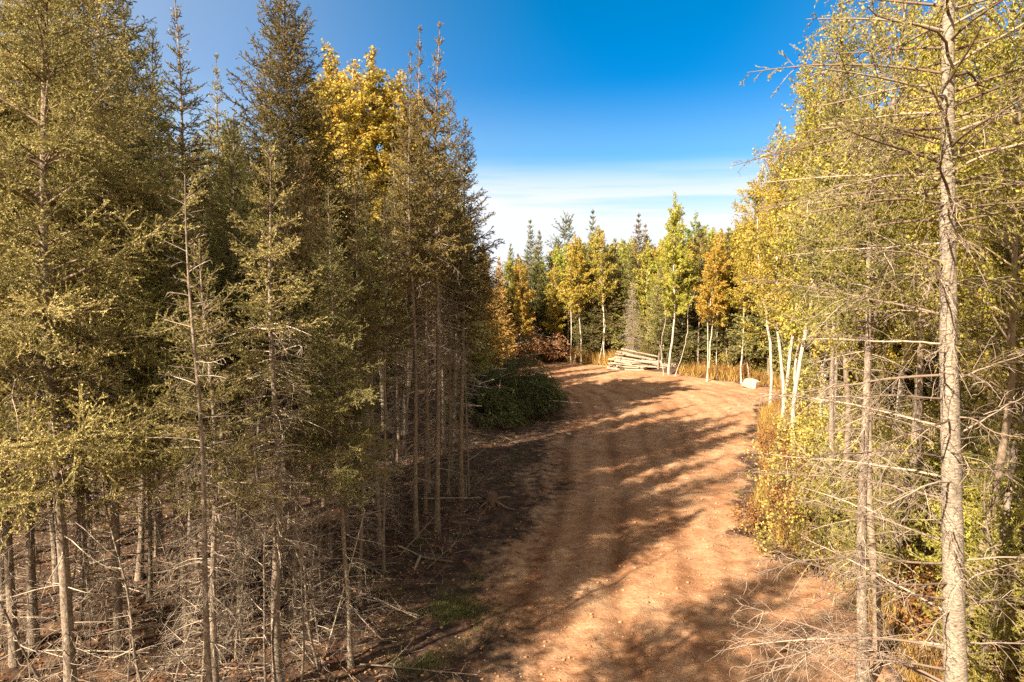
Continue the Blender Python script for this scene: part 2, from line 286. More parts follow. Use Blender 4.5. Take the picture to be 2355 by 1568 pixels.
LOD = {0: dict(dens=170, nl=.026, nw=.0115, lat=.052, sub=.046, tr=.0028, sides=4),
       1: dict(dens=120, nl=.036, nw=.0165, lat=.085, sub=.07, tr=.005, sides=3),
       2: dict(dens=52, nl=.085, nw=.040, lat=.16, sub=.15, tr=.009, sides=3)}
def conifer(seed, Ht, cb, Rm, lod, r0=.09, taper=.85, nper=5, wsp=.24, droop=.32, up=.22, e0=12, e1=55, dead_from=1.2, dead_per_m=9, dead_len=.8, needmat='needles', thin=1., spire=0., barkm='spruce_bark', ragged=.25, dsub=True, wob=.08, latf=.42, deadm='dead'):
    """returns dict part -> mesh ; crown base height cb, widest branch length Rm"""
    rng = np.random.default_rng(seed); Lq = LOD[lod]
    tb = Buf(); pos, rad = stem(tb, Ht, r0, rng, sides=8 if lod < 2 else 6, wob=wob)
    out = {'trunk': tb.mesh('trunk', [M[barkm]], True)}
    # living branches
    nwh = int((Ht - cb) / wsp); z = cb + (Ht - cb - .05) * (np.arange(nwh * nper) + rng.uniform(0, 1, nwh * nper)) / (nwh * nper)
    wg = wsp * 1.75; fr = np.floor(z / wg) ; z = np.clip(np.where(rng.random(len(z)) < .8, (fr + .5) * wg + rng.normal(0, .05, len(z)), z), cb, Ht - .08)
    n = len(z); f = (z - cb) / (Ht - cb)
    Lb = Rm * np.clip((1 - f) ** taper, 0, 1) * (0.45 + .55 * np.clip(f * 6 + .25, 0, 1)) + .10
    if spire: Lb = np.where(f > 1 - spire, np.minimum(Lb, .10 + .32 * (1 - f) / spire), Lb)
    Lb = Lb * rng.uniform(1 - ragged * 1.6, 1 + ragged, n)
    keep = (rng.uniform(0, 1, n) < .25 + f * 3.6) | (cb < 1.5); z, f, Lb = z[keep], f[keep], Lb[keep]; n = len(z)
    az = np.arange(n) * 2.399 + rng.normal(0, .3, n); el = R(e0) + (R(e1) - R(e0)) * f ** 1.5 + rng.normal(0, .12, n)
    d = np.stack([np.cos(az) * np.cos(el), np.sin(az) * np.cos(el), np.sin(el)], 1)
    b = mk(pos(z), d, Lb, rng, .05, droop * (1 - .6 * f), up)
    cb_ = Buf()
    wood(cb_, b, 6, np.maximum(.010 * Lb + .004, Lq['tr']), Lq['tr'] * .6, Lq['sides'], 1, rng)
    lat, t, i = children(b, rng, Lq['lat'] / thin, .16, 52, latf, planar=.82, zj=.10, dr=.12, up=.05)
    rbr = rng.uniform(0, 1, n)
    wood(cb_, lat, 3, Lq['tr'], Lq['tr'] * .5, 3, 1, rng)
    big = {q: lat[q][lat['L'] > .12] for q in lat}; rbig = rbr[i][lat['L'] > .12]
    sub, t2, i2 = children(big, rng, Lq['sub'] / thin, .15, 52, .45, .035, planar=.8, zj=.15, dr=.05)
    if lod == 0: wood(cb_, sub, 2, Lq['tr'] * .8, Lq['tr'] * .4, 3, 1, rng)
    needles(cb_, lat, rng, Lq['dens'] * thin, Lq['nl'], Lq['nw'], 0, rb=rbr[i])
    needles(cb_, sub, rng, Lq['dens'] * thin, Lq['nl'], Lq['nw'], 0, rb=rbig[i2])
    needles(cb_, b, rng, Lq['dens'] * .8, Lq['nl'], Lq['nw'], 0, .35, rb=rbr)
    ld = mk(np.array([pos(np.array([Ht - .35]))[0]]), np.array([[0, 0, 1.]]), [.4], rng, .0, 0, 0)
    needles(cb_, ld, rng, Lq['dens'] * 2, Lq['nl'], Lq['nw'], 0)
    out['crown'] = cb_.mesh('crown', [M[needmat], M['twig']])
    # dead lower branches
    zt = cb + .28 * (Ht - cb); nd = int((zt - dead_from) * dead_per_m)
    if nd > 3:
        z = rng.uniform(dead_from, zt, nd); az = rng.uniform(0, 6.28, nd); el = rng.normal(.02, .22, nd)
        Ld = dead_len * rng.uniform(.35, 1.25, nd) * np.clip(.55 + .6 * z / zt, .3, 1.1)
        d = np.stack([np.cos(az) * np.cos(el), np.sin(az) * np.cos(el), np.sin(el)], 1)
        b = mk(pos(z), d, Ld, rng, .09, .34, .10); db = Buf()
        wood(db, b, 6, np.maximum(.008 * Ld + .003, Lq['tr']), Lq['tr'] * .55, Lq['sides'], 0, rng)
        if dsub:
            lat, t, i = children(b, rng, Lq['lat'] * 1.5, .2, 50, .42, planar=.5, zj=.25, w=.09, dr=.25)
            wood(db, lat, 3, Lq['tr'] * .8, Lq['tr'] * .4, 3, 0, rng)
            if lod < 2:
                big = {q: lat[q][lat['L'] > .12] for q in lat}
                sub, _, _ = children(big, rng, Lq['sub'] * 1.7, .2, 50, .5, .03, planar=.4, zj=.3, w=.1)
                wood(db, sub, 2, Lq['tr'] * .65, Lq['tr'] * .35, 3, 0, rng)
        out['dead_branches'] = db.mesh('dead_branches', [M[deadm]])
    return out, Ht
def snag(seed, Ht, Rm, r0=.05, per_m=22, lod=0, low=.6, dens=1., taper=.6, droop=.2, mat='dead', clump=0):
    """a dead conifer: bare leader, grey branches and branchlets, no needles"""
    rng = np.random.default_rng(seed); Lq = LOD[lod]
    tb = Buf(); pos, rad = stem(tb, Ht, r0, rng, wob=.05)
    out = {'trunk': tb.mesh('trunk', [M['spruce_bark']], True)}
    n = int((Ht - low) * per_m); z = low + (Ht - low) * (np.arange(n) + rng.uniform(0, 1, n)) / n; f = (z - low) / (Ht - low)
    Lb = (Rm * (1 - f) ** taper + .08) * rng.uniform(.5, 1.2, n); az = np.arange(n) * 2.4 + rng.normal(0, .4, n)
    if clump: Lb = Lb * (.25 + 1.35 * np.clip(vnoise(z * clump, np.cos(az) * 1.3 + 5, seed) * 1.7 - .35, 0, 1))
    el = .1 + .5 * f ** 2 + rng.normal(0, .15, n)
    d = np.stack([np.cos(az) * np.cos(el), np.sin(az) * np.cos(el), np.sin(el)], 1); b = mk(pos(z), d, Lb, rng, .07, droop, .08)
    db = Buf(); wood(db, b, 6, np.maximum(.009 * Lb + .003, Lq['tr']), Lq['tr'] * .5, 4, 0, rng)
    lat, t, i = children(b, rng, Lq['lat'] * 1.1 / dens, .12, 55, .42, planar=.6, zj=.25, w=.1, dr=.35)
    wood(db, lat, 3, Lq['tr'] * .85, Lq['tr'] * .45, 3, 0, rng)
    big = {q: lat[q][lat['L'] > .1] for q in lat}; sub, _, _ = children(big, rng, Lq['sub'] * 1.2 / dens, .15, 50, .5, .03, planar=.4, zj=.35, w=.1, dr=.3)
    wood(db, sub, 2, Lq['tr'] * .7, Lq['tr'] * .4, 3, 0, rng)
    out['dead_branches'] = db.mesh('dead_branches', [M[mat]])
    return out, Ht
def aspen(seed, Ht, cb, Rm, r0=.07, nb=46, leaf=.062, dens=62, taper=.55, wob=.16, kink=.02, matl='aspen', bark='aspen_bark', tsz=.005, lat=.10, el0=38, spread=.055, fork=False, base_prof=.35):
    rng = np.random.default_rng(seed)
    tb = Buf(); pos, rad = stem(tb, Ht, r0, rng, wob=wob, kink=kink, top=.008)
    cr = Buf()
    z = cb + (Ht - cb - .1) * (np.arange(nb) + rng.uniform(0, 1, nb)) / nb; f = (z - cb) / (Ht - cb)
    Lb = Rm * (base_prof + (1 - base_prof) * np.clip(np.sin(np.clip(f + .12, 0, 1) ** .8 * math.pi), 0, 1) ** taper) * rng.uniform(.55, 1.3, nb) * np.clip((1.06 - f) * 3, .15, 1)
    az = np.arange(nb) * 2.4 + rng.normal(0, .5, nb); el = R(el0) + .5 * f + rng.normal(0, .15, nb)
    d = np.stack([np.cos(az) * np.cos(el), np.sin(az) * np.cos(el), np.sin(el)], 1); b = mk(pos(z), d, Lb, rng, .06, .12, .02)
    if fork:
        bf = mk(pos(np.array([Ht * .45])), np.array([[.30, .05, 1.]]), [Ht * .42], rng, .02, 0, 0); wood(tb, bf, 8, r0 * .5, .01, 6, 0, rng)
        ch, _, _ = children(bf, rng, .2, .35, 40, .3, .4, planar=0.1); b = {q: np.concatenate([b[q], ch[q]]) for q in b}
    wood(tb, b, 5, np.maximum(.010 * b['L'] + .003, tsz), tsz * .5, 4, 1, rng)
    out = {'trunk': tb.mesh('trunk', [M[bark], M['twig']], True)}
    la, _, _ = children(b, rng, lat, .2, 45, .42, .12, planar=.2, zj=.2, dr=.1); wood(cr, la, 3, tsz * .7, tsz * .35, 3, 1, rng)
    leaves(cr, la, rng, dens, leaf, 0, 0, spread); leaves(cr, b, rng, dens * .5, leaf, 0, .3, spread)
    out['crown'] = cr.mesh('crown', [M[matl], M['twig']])
    return out, Ht
def shrub(seed, Ht, nst, leaf, dens, matl, spread=.05, lean=.35, lat=.09, tsz=.004, latf=.5, t0=.25):
    rng = np.random.default_rng(seed); az = rng.uniform(0, 6.28, nst); le = rng.uniform(.03, lean, nst)
    d = np.stack([np.cos(az) * np.sin(le * 2), np.sin(az) * np.sin(le * 2), np.cos(le * 2)], 1)
    p = np.stack([np.cos(az) * .12, np.sin(az) * .12, np.full(nst, -.05)], 1) * rng.uniform(.2, 1.6, (nst, 1)); p[:, 2] = -.05
    b = mk(p, d, Ht * rng.uniform(.55, 1.1, nst), rng, .07, .1, 0); sb = Buf(); wood(sb, b, 6, tsz * 1.7, tsz * .6, 4, 0, rng)
    la, _, _ = children(b, rng, lat, t0, 45, latf, .08, planar=.1, zj=.2, prof=lambda t: 1.1 - .8 * t); wood(sb, la, 3, tsz * .7, tsz * .35, 3, 0, rng)
    lb = Buf()
    if dens: leaves(lb, la, rng, dens, leaf, 0, .1, spread); leaves(lb, b, rng, dens * .5, leaf, 0, .4, spread)
    out = {'stems': sb.mesh('stems', [M['darktwig']])}
    if dens: out['leaves'] = lb.mesh('leaves', [M[matl]])
    return out, Ht

# ------------------------------------------------------------------ things
def tag(o, label=None, cat=None, group=None, kind=None):
    for k, v in (('label', label), ('category', cat), ('group', group), ('kind', kind)):
        if v: o[k] = v
    return o
def put(tpl, name, x, y, label, cat, group=None, height=None, rz=0., lean=(0, 0), col=(1, 1, 1), wide=1., barkcol=(1, 1, 1), z=None, skip=()):
    parts, Ht = tpl
    e = bpy.data.objects.new(name, None); C.objects.link(e); e.empty_display_size = .2
    e.location = (x, y, float(gh(x, y)) if z is None else z)
    s = (height / Ht) if height else 1.
    e.scale = (s * wide, s * wide, s); e.rotation_euler = Euler((lean[1], lean[0], rz))
    if rz or any(lean):
        e.rotation_euler = (Euler((lean[1], lean[0], 0)).to_matrix() @ Euler((0, 0, rz)).to_matrix()).to_euler()
    for pn, me in parts.items():
        if pn in skip: continue
        o = bpy.data.objects.new(pn, me); C.objects.link(o); o.parent = e
        o.color = (*(barkcol if pn in ('trunk', 'stems') else col), 1)
    return tag(e, label, cat, group)
def one(name, me, label=None, cat=None, group=None, kind=None, loc=(0, 0, 0), parent=None, rot=(0, 0, 0)):
    o = bpy.data.objects.new(name, me); C.objects.link(o); o.location = loc; o.rotation_euler = rot; o.parent = parent
    return tag(o, label, cat, group, kind)

# ------------------------------------------------------------------ ground and dirt road (one height field, two objects)
def ground_mat(name):
    m, nt, L = newmat(name)
    at = N(nt, 'ShaderNodeAttribute', attribute_name='rnd')
    tc = N(nt, 'ShaderNodeTexCoord')
    def noise(s, d=6., r=.6, dim=None):
        n = N(nt, 'ShaderNodeTexNoise', inp={'Scale': s, 'Detail': d, 'Roughness': r}); L(tc.outputs['Object'], n.inputs['Vector']); return n.outputs['Fac']
    nA, nB, nC, nD = noise(.45, 5), noise(3.2, 8, .68), noise(22., 4, .7), noise(1.3, 6, .65)
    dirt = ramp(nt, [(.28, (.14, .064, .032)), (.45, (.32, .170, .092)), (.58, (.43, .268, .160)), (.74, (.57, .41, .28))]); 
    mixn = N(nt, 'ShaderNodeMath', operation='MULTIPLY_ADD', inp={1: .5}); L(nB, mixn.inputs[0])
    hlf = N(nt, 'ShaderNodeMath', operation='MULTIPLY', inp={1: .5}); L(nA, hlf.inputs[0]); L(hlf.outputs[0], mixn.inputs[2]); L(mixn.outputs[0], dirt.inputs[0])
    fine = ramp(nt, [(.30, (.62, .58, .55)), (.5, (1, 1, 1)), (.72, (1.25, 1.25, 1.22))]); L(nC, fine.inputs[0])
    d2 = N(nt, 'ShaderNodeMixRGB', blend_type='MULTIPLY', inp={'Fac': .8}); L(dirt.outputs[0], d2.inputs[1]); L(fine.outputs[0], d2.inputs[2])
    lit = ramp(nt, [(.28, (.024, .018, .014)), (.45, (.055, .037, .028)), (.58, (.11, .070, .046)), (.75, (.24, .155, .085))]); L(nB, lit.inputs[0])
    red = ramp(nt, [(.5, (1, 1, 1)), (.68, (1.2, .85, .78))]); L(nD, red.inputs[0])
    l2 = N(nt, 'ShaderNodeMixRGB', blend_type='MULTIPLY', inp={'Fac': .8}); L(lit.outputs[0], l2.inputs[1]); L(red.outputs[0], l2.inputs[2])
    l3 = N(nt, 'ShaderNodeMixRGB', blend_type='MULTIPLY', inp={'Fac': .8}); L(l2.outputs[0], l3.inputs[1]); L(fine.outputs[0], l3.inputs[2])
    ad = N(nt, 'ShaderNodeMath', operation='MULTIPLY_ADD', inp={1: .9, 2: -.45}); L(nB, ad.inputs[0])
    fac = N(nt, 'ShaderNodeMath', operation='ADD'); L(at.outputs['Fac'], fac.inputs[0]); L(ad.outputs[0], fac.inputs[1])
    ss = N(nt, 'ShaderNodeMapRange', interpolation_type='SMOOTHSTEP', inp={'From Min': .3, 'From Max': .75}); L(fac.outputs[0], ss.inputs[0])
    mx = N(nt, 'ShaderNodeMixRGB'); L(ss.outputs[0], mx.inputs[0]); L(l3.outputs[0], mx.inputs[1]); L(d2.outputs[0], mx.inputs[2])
    ru = N(nt, 'ShaderNodeAttribute', attribute_name='rut'); rr_ = N(nt, 'ShaderNodeMath', operation='MULTIPLY', inp={1: .85}, use_clamp=True); L(ru.outputs['Fac'], rr_.inputs[0])
    mr2 = N(nt, 'ShaderNodeMixRGB', blend_type='MULTIPLY', inp={'Color2': (.52, .46, .42, 1)}); L(rr_.outputs[0], mr2.inputs[0]); L(mx.outputs[0], mr2.inputs[1]); mx = mr2
    p = N(nt, 'ShaderNodeBsdfPrincipled', inp={'Roughness': .95, 'Specular IOR Level': .1}); L(mx.outputs[0], p.inputs['Base Color'])
    h = N(nt, 'ShaderNodeMath', operation='MULTIPLY_ADD', inp={1: .35}); L(nC, h.inputs[0]); L(nB, h.inputs[2])
    b = N(nt, 'ShaderNodeBump', inp={'Strength': .9, 'Distance': .07}); L(h.outputs[0], b.inputs['Height']); L(b.outputs[0], p.inputs['Normal'])
    L(p.outputs[0], N(nt, 'ShaderNodeOutputMaterial').inputs[0]); return m
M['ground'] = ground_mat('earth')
def axis(lo, a, b, hi, step, grow):
    mid = list(np.arange(a, b, step)); s = step; x = mid[-1]; up = []
    while x < hi: s *= grow; x += s; up.append(x)
    s = step; x = a; dn = []
    while x > lo: s *= grow; x -= s; dn.append(x)
    return np.array(dn[::-1] + mid + up)
xs = axis(-400, -11, 15, 400, .085, 1.09); ys = axis(-60, 7, 34, 600, .085, 1.05)
X_, Y_ = np.meshgrid(xs, ys); Z_ = gh(X_, Y_); SD = road_sd(X_, Y_)
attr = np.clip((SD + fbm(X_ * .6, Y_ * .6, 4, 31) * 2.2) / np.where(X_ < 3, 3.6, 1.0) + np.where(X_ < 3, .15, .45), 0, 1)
U_ = X_ - np.interp(Y_, XL[:, 0], XL[:, 1]) + fbm(X_ * .15, Y_ * .15, 2, 44) * .8; RUT = sum(w * np.exp(-((U_ - c) / q) ** 2) for c, q, w in ((1.9, .20, 1), (3.5, .22, 1), (2.6, .15, .5), (4.7, .16, .7), (6.2, .18, .6), (5.6, .1, .4))) * np.clip(.35 + 1.6 * vnoise(X_ * .3, Y_ * .25, 61), 0, 1) * (.6 + .6 * vnoise(X_ * 2, Y_ * 2, 62))
idx = np.arange(X_.size).reshape(X_.shape)
quads = np.stack([idx[:-1, :-1], idx[:-1, 1:], idx[1:, 1:], idx[1:, :-1]], -1).reshape(-1, 4)
onroad = ((SD[:-1, :-1] + SD[1:, 1:]) / 2 > 0).ravel()
V_ = np.stack([X_, Y_, Z_], -1).reshape(-1, 3)
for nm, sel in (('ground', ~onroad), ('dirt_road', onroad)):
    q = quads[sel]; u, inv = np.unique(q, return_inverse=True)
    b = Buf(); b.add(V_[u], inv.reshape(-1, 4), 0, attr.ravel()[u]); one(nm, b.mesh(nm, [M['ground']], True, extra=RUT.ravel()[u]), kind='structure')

# ------------------------------------------------------------------ tree kinds
N0 = conifer(11, 14, 2.4, 2.3, 0, r0=.088, dead_from=.5, thin=.78, latf=.5, ragged=.38, droop=.30, e0=14, nper=8, wsp=.30, dead_per_m=18, dead_len=1.2)
N1 = conifer(12, 13, 4.6, 1.7, 0, r0=.072, dead_from=.4, droop=.34, dead_per_m=24, dead_len=1.2, nper=7)
N2 = conifer(13, 9, 4.0, 1.4, 0, r0=.07, dead_from=.4, taper=.7, droop=.38, thin=.9, dead_per_m=26, dead_len=1.2, nper=7)
M0 = conifer(21, 12.5, 6.0, 1.15, 1, r0=.085, taper=.75, spire=.32, dead_per_m=18, dead_len=1.0, nper=9)
M1 = conifer(22, 12.5, 6.4, 1.0, 1, r0=.07, taper=.85, spire=.36, dead_per_m=18, dead_len=.9, nper=9)
M2 = conifer(23, 12, 5.3, 1.45, 1, r0=.08, taper=.75, dead_per_m=16, nper=9)
M3 = conifer(24, 13.5, 5.0, 2.6, 1, r0=.13, taper=.78, droop=.42, up=.34, nper=11, dead_per_m=12)
M4 = conifer(25, 10, 5.8, .95, 1, r0=.05, taper=.65, dead_per_m=16, dead_len=.7, nper=7)
F0 = conifer(31, 11, 1.2, 1.9, 2, r0=.09, nper=10, wsp=.26, dead_per_m=3)
F1 = conifer(32, 11, 2.4, 1.5, 2, r0=.08, nper=9, dead_per_m=4)
F2 = conifer(33, 11, 3.6, 1.7, 2, r0=.09, taper=.4, nper=8, wsp=.36, ragged=.45, dead_per_m=2)
F3 = conifer(34, 11, .5, 2.3, 2, r0=.09, nper=10, wsp=.3, taper=.7, dead_from=.4, dead_per_m=3)
S0 = conifer(41, 4, .25, 1.25, 1, r0=.04, nper=7, wsp=.2, needmat='fir', droop=.15, dead_per_m=0, wob=.04)
S1 = conifer(42, 3, .15, .95, 1, r0=.03, nper=7, wsp=.17, needmat='fir', droop=.1, dead_per_m=0, wob=.03)
S2 = conifer(43, 5, .6, 1.3, 1, r0=.045, nper=6, wsp=.24, needmat='fir', droop=.22, dead_per_m=0, thin=.8)
S3 = conifer(44, 3.4, .2, 1.05, 0, r0=.03, nper=6, wsp=.2, needmat='fir', droop=.12, dead_per_m=0)
D0 = snag(51, 7.4, .85, r0=.045, per_m=15, low=.8)
# D1 = snag(52, 7.6, .85, r0=.085, per_m=70, low=2.6, dens=1.5, droop=.6, taper=.12, mat='lichen', clump=1.5)
D2 = snag(53, 9, 1.3, r0=.07, per_m=14, lod=1, low=1., droop=.35)
D3 = snag(54, 9, 1.8, r0=.08, per_m=30, lod=1, low=.6, droop=.5, dens=1.3)
A0 = aspen(61, 12.5, 4.2, 1.9, r0=.085, nb=64, dens=80, leaf=.068)
A1 = aspen(62, 11.5, 4.8, 1.6, r0=.07, kink=.035, nb=56, dens=75, leaf=.068)
A2 = aspen(63, 11, 4.6, 1.9, r0=.058, leaf=.105, dens=52, lat=.14, nb=60, tsz=.009)
A3 = aspen(64, 11, 4.2, 1.6, r0=.05, leaf=.105, dens=52, lat=.14, nb=56, tsz=.009, kink=.04, fork=True)
A4 = aspen(65, 10.5, 2.2, 1.9, r0=.055, leaf=.105, dens=52, lat=.14, nb=70, tsz=.009)
A5 = aspen(66, 9.5, 5.0, .8, r0=.045, leaf=.07, dens=14, lat=.12, nb=24, tsz=.007, kink=.05)
A6 = aspen(67, 14.5, 4.5, 2.1, r0=.10, leaf=.09, dens=62, lat=.12, nb=96, tsz=.008)
A7 = aspen(68, 12, 3.6, 2.0, r0=.07, leaf=.064, dens=50, lat=.11, nb=76, tsz=.005)
N3 = conifer(52, 9.2, 5.2, 1.15, 0, r0=.085, taper=.7, dead_from=2.6, dead_per_m=44, dead_len=.85, nper=6, deadm='lichen')
N4 = conifer(55, 11.5, 6.0, 1.5, 0, r0=.10, taper=.7, dead_from=2.2, dead_per_m=18, dead_len=1.25, nper=5, needmat='fir')
A8 = aspen(69, 12, 4.6, 1.8, r0=.075, leaf=.050, dens=40, lat=.08, nb=80, tsz=.004, kink=.02)
H0 = shrub(71, 1.9, 9, .065, 19, 'hazel'); H1 = shrub(72, 1.4, 11, .058, 20, 'hazel', lean=.45)
H2 = shrub(73, 1.0, 12, .055, 46, 'redleaf', lean=.5, lat=.07); H3 = shrub(74, .8, 14, .045, 40, 'redleaf', lean=.5, lat=.06)
H4 = shrub(75, 2.6, 7, .06, 28, 'hazel', lean=.25, lat=.12); H5 = shrub(76, 1.1, 12, .03, 0, 'hazel', lean=.5, lat=.06)

rng = np.random.default_rng(2024)
OCC = []
def top_h(X, Y, y, x): return float(at_depth(X, Y, y)[2] - gh(x, y))
MIDS = {}
def T(tpl, name, X, Y, label, cat, d=None, top=None, group=None, h=None, **k):
    if d is None: x, y = on_ground(X, Y)
    else: x, y = at_depth(X, Y, d)[:2]
    if top is not None: h = top_h(X, top, y, x)
    OCC.append((x, y)); k.setdefault('rz', rng.uniform(0, 6.28))
    if group == GN and X > 690: k.setdefault('col', (.52, .47, .38)); k.setdefault('wide', .84)
    return put(tpl, name, x, y, label, cat, group, height=h, **k)
SP, AS = 'spruce tree', 'aspen tree'
GN = 'spruces along the left side of the road'
dk = (.85, .9, .9); gold = (1.05, .97, .85); greeny = (.84, .98, .9); oran = (1.08, .88, .75); sunwarm = (1.25, .95, .7)  # the last tint puts warm sunlight into the needle colour
# ---- left side, nearest
T(N0, 'spruce_tree', 128, 1000, 'broad olive spruce with a mottled trunk at the left edge, its top out of sight', SP, d=8.7, h=13.5, group=GN, wide=.92)
T(N0, 'spruce_tree', 18, 1250, 'spruce at the very left edge with low shaggy boughs near the ground', SP, d=10.2, h=11.0, group=GN)
T(N1, 'spruce_tree', 263, 1250, 'tall spruce with sunlit pale patches down its thin trunk, second from the left edge', SP, d=10.4, h=12.6, group=GN)
T(N2, 'spruce_tree', 478, 1100, 'slender spruce with a pale streak down its lower trunk and arching dead limbs', SP, d=8.6, top=560, group=GN)
T(D0, 'dead_spruce', 457, 900, 'thin dead spruce spire with a bare pale leader poking above green boughs', 'dead tree', d=7.9, top=405)
T(N3, 'spruce_tree', 627, 1100, 'thick-trunked spruce covered in shaggy grey dead twigs beside the dark thicket', SP, d=9.4, top=330, group=GN)
T(N2, 'spruce_tree', 655, 1000, 'spruce with thin olive boughs rising just behind the shaggy grey dead tree', SP, d=10.9, top=370, group=GN)
T(N1, 'spruce_tree', 60, 1200, 'spruce with heavy dark boughs behind the mottled leftmost trunk', SP, d=10.6, h=13.2, group=GN)
T(N0, 'spruce_tree', 150, 500, 'wide spruce whose crown fills the upper left behind thinner trunks', SP, d=12.2, h=15.0, group=GN, wide=.68)
T(M4, 'spruce_tree', 410, 1500, 'thin spruce pole with a sunlit foot between the second and third near trunks', SP, d=11.4, top=470, group=GN)
T(M2, 'spruce_tree', 318, 200, 'dark blue-green spruce column against the open sky gap on the left', SP, d=14.5, top=-60, group=GN, col=(.5, .62, .7))
T(M1, 'spruce_tree', 397, 150, 'narrow spruce with a see-through spire standing alone in the left sky gap', SP, d=15.5, top=-25, group=GN, wide=1.1)
T(M1, 'spruce_tree', 507, 200, 'small dark spruce tip just left of the largest spruce', SP, d=21, top=130, group=GN, col=dk)
T(M3, 'spruce_tree', 645, 200, 'largest dark spruce with broad tiered boughs reaching the top of the picture', SP, d=16.5, top=-70, group=GN, col=(.42, .39, .34), wide=1.0)
T(M3, 'spruce_tree', 560, 900, 'bushy spruce filling in below and left of the largest spruce', SP, d=14.5, top=290, group=GN, wide=.8)
T(N1, 'spruce_tree', 720, 1450, 'spruce with long bare lower trunk two trunks right of the shaggy dead tree', SP, top=420, group=GN, wide=.85)
T(M4, 'spruce_tree', 671, 1330, 'thin pole spruce close behind the thick trunk with grey twigs', SP, top=520, group=GN)
T(M4, 'spruce_tree', 760, 1290, 'pencil-thin spruce with a lit lower trunk left of the leaning bare pole', SP, top=480, group=GN)
T(M1, 'spruce_tree', 828, 1400, 'slim grey-barked spruce nearest the road edge right of the leaning bare pole', SP, top=400, group=GN)
T(M4, 'spruce_tree', 882, 1320, 'thin spruce with a tangle of dead twigs halfway up, left of the flared trunk', SP, top=450, group=GN)
T(M0, 'spruce_tree', 957, 1240, 'spruce with a thick pale trunk flaring at its foot by the road', SP, top=115, group=GN)
T(M1, 'spruce_tree', 978, 1190, 'thin spruce squeezed between the two thick trunks at the road edge', SP, top=290, group=GN)
T(M0, 'spruce_tree', 1005, 1222, 'tall spruce with twin-looking needle spire, the taller one beside the blue sky', SP, top=48, group=GN, wide=.85, lean=(.02, 0))
T(M1, 'spruce_tree', 985, 1150, 'spruce whose thin spire stands immediately left of the tallest spire', SP, top=62, group=GN)
T(M4, 'spruce_tree', 1030, 1150, 'short-spired spruce tucked between the tallest spire and the outermost one', SP, top=215, group=GN)
T(M2, 'spruce_tree', 1062, 1158, 'outermost spruce of the left row, spreading ragged boughs over the clearing', SP, top=272, group=GN, wide=1.05)
T(M4, 'spruce_tree', 1078, 1148, 'very thin spruce pole at the end of the left row', SP, top=560, group=GN)
for X, Y, tp in ((745, 1180, 430), (790, 1120, 380), (850, 1100, 360), (905, 1090, 330), (930, 1040, 350), (812, 1060, 350), (700, 1100, 420), (1020, 1060, 320), (1045, 1020, 420)):
    T((M0, M1, M4, M2)[(X // 5) % 4], 'spruce_tree', X, Y, f'shaded thin spruce in the dark thicket, {dict([(745, "leftmost but one"), (790, "third from its left"), (850, "fifth from its left"), (905, "sixth from its left"), (930, "deepest"), (812, "fourth from its left"), (700, "leftmost"), (1020, "at its right, nearer"), (1045, "rightmost, far back")])[X]}', SP, top=tp, group='thin spruces in the dark thicket')
for X, Y, d, tp, lb in ((735, 900, 26, 95, 'leftmost'), (790, 900, 28, 128, 'second'), (835, 900, 25, 135, 'third'), (873, 900, 27, 112, 'highest'), (918, 900, 26, 165, 'lowest, closest to the spires,')):
    T(A6, 'aspen_tree', X, 250, f'golden aspen crown above the dark spruces, {lb} of the five', AS, d=d, top=tp, group='golden aspens above the left spruces', col=(1.08, .97, .85), wide=1.3)
# ---- unseen shade trees beside the viewpoint (shadows cross the near road; last two added to darken the left woods)
for x, y, h, tp in ((-4.9, 3.5, 11.5, M2), (-6.2, .6, 12, M2), (-3.6, -4.4, 12, M3), (-12.5, 5.0, 12, M2), (-9.4, 1.8, 11, M2)):
    put(tp, 'spruce_tree', x, y, 'unseen spruce beside the viewpoint that throws its shadow into view', SP, 'spruces beside the viewpoint', height=h, rz=x)
    OCC.append((x, y))
# ---- far edge of the clearing
GF = 'aspens at the far edge of the clearing'
T(A2, 'aspen_tree', 1312, 836, 'left one of a pair of white-stemmed aspens at the far clearing edge', AS, top=535, group=GF, col=gold)
T(A5, 'aspen_tree', 1320, 836, 'thin aspen bending away right from its paired white neighbour', AS, top=640, group=GF, lean=(.06, 0))
T(A3, 'aspen_tree', 1335, 837, 'twin-stemmed white aspen between the close pair and the leaning one', AS, top=540, group=GF, col=gold)
T(A2, 'aspen_tree', 1391, 838, 'white aspen leaning slightly left, midway between pair and log pile', AS, top=515, group=GF, lean=(-.05, 0))
T(A5, 'aspen_tree', 1378, 838, 'wispy thin aspen just left of the leaning white trunk', AS, top=600, group=GF)
T(A6, 'aspen_tree', 1537, 862, 'tallest green-gold aspen with a bright white trunk right of the log pile', AS, top=440, group=GF, col=(.86, .98, .85), wide=.9)
T(A5, 'aspen_tree', 1552, 865, 'slanting bare white stem leaning right beside the tallest far aspen', AS, top=660, group=GF, lean=(.20, 0), skip=('crown',))
T(A5, 'aspen_tree', 1526, 864, 'thin crooked stem at the right end of the log pile', AS, top=690, group=GF, skip=('crown',))
T(A2, 'aspen_tree', 1625, 876, 'golden aspen with a straight trunk left of a similar crooked one', AS, top=560, group=GF, col=oran)
T(A3, 'aspen_tree', 1648, 872, 'aspen with a crooked thin trunk, its crown gold and open', AS, top=570, group=GF, col=gold)
T(A5, 'aspen_tree', 1676, 868, 'sapling-thin aspen left of the white trunk by the boulder', AS, top=640, group=GF)
T(A2, 'aspen_tree', 1705, 882, 'white-trunked aspen standing just left of the pale boulder', AS, top=500, group=GF, col=gold)
T(A5, 'aspen_tree', 1722, 880, 'thin aspen directly behind the pale boulder', AS, top=600, group=GF)
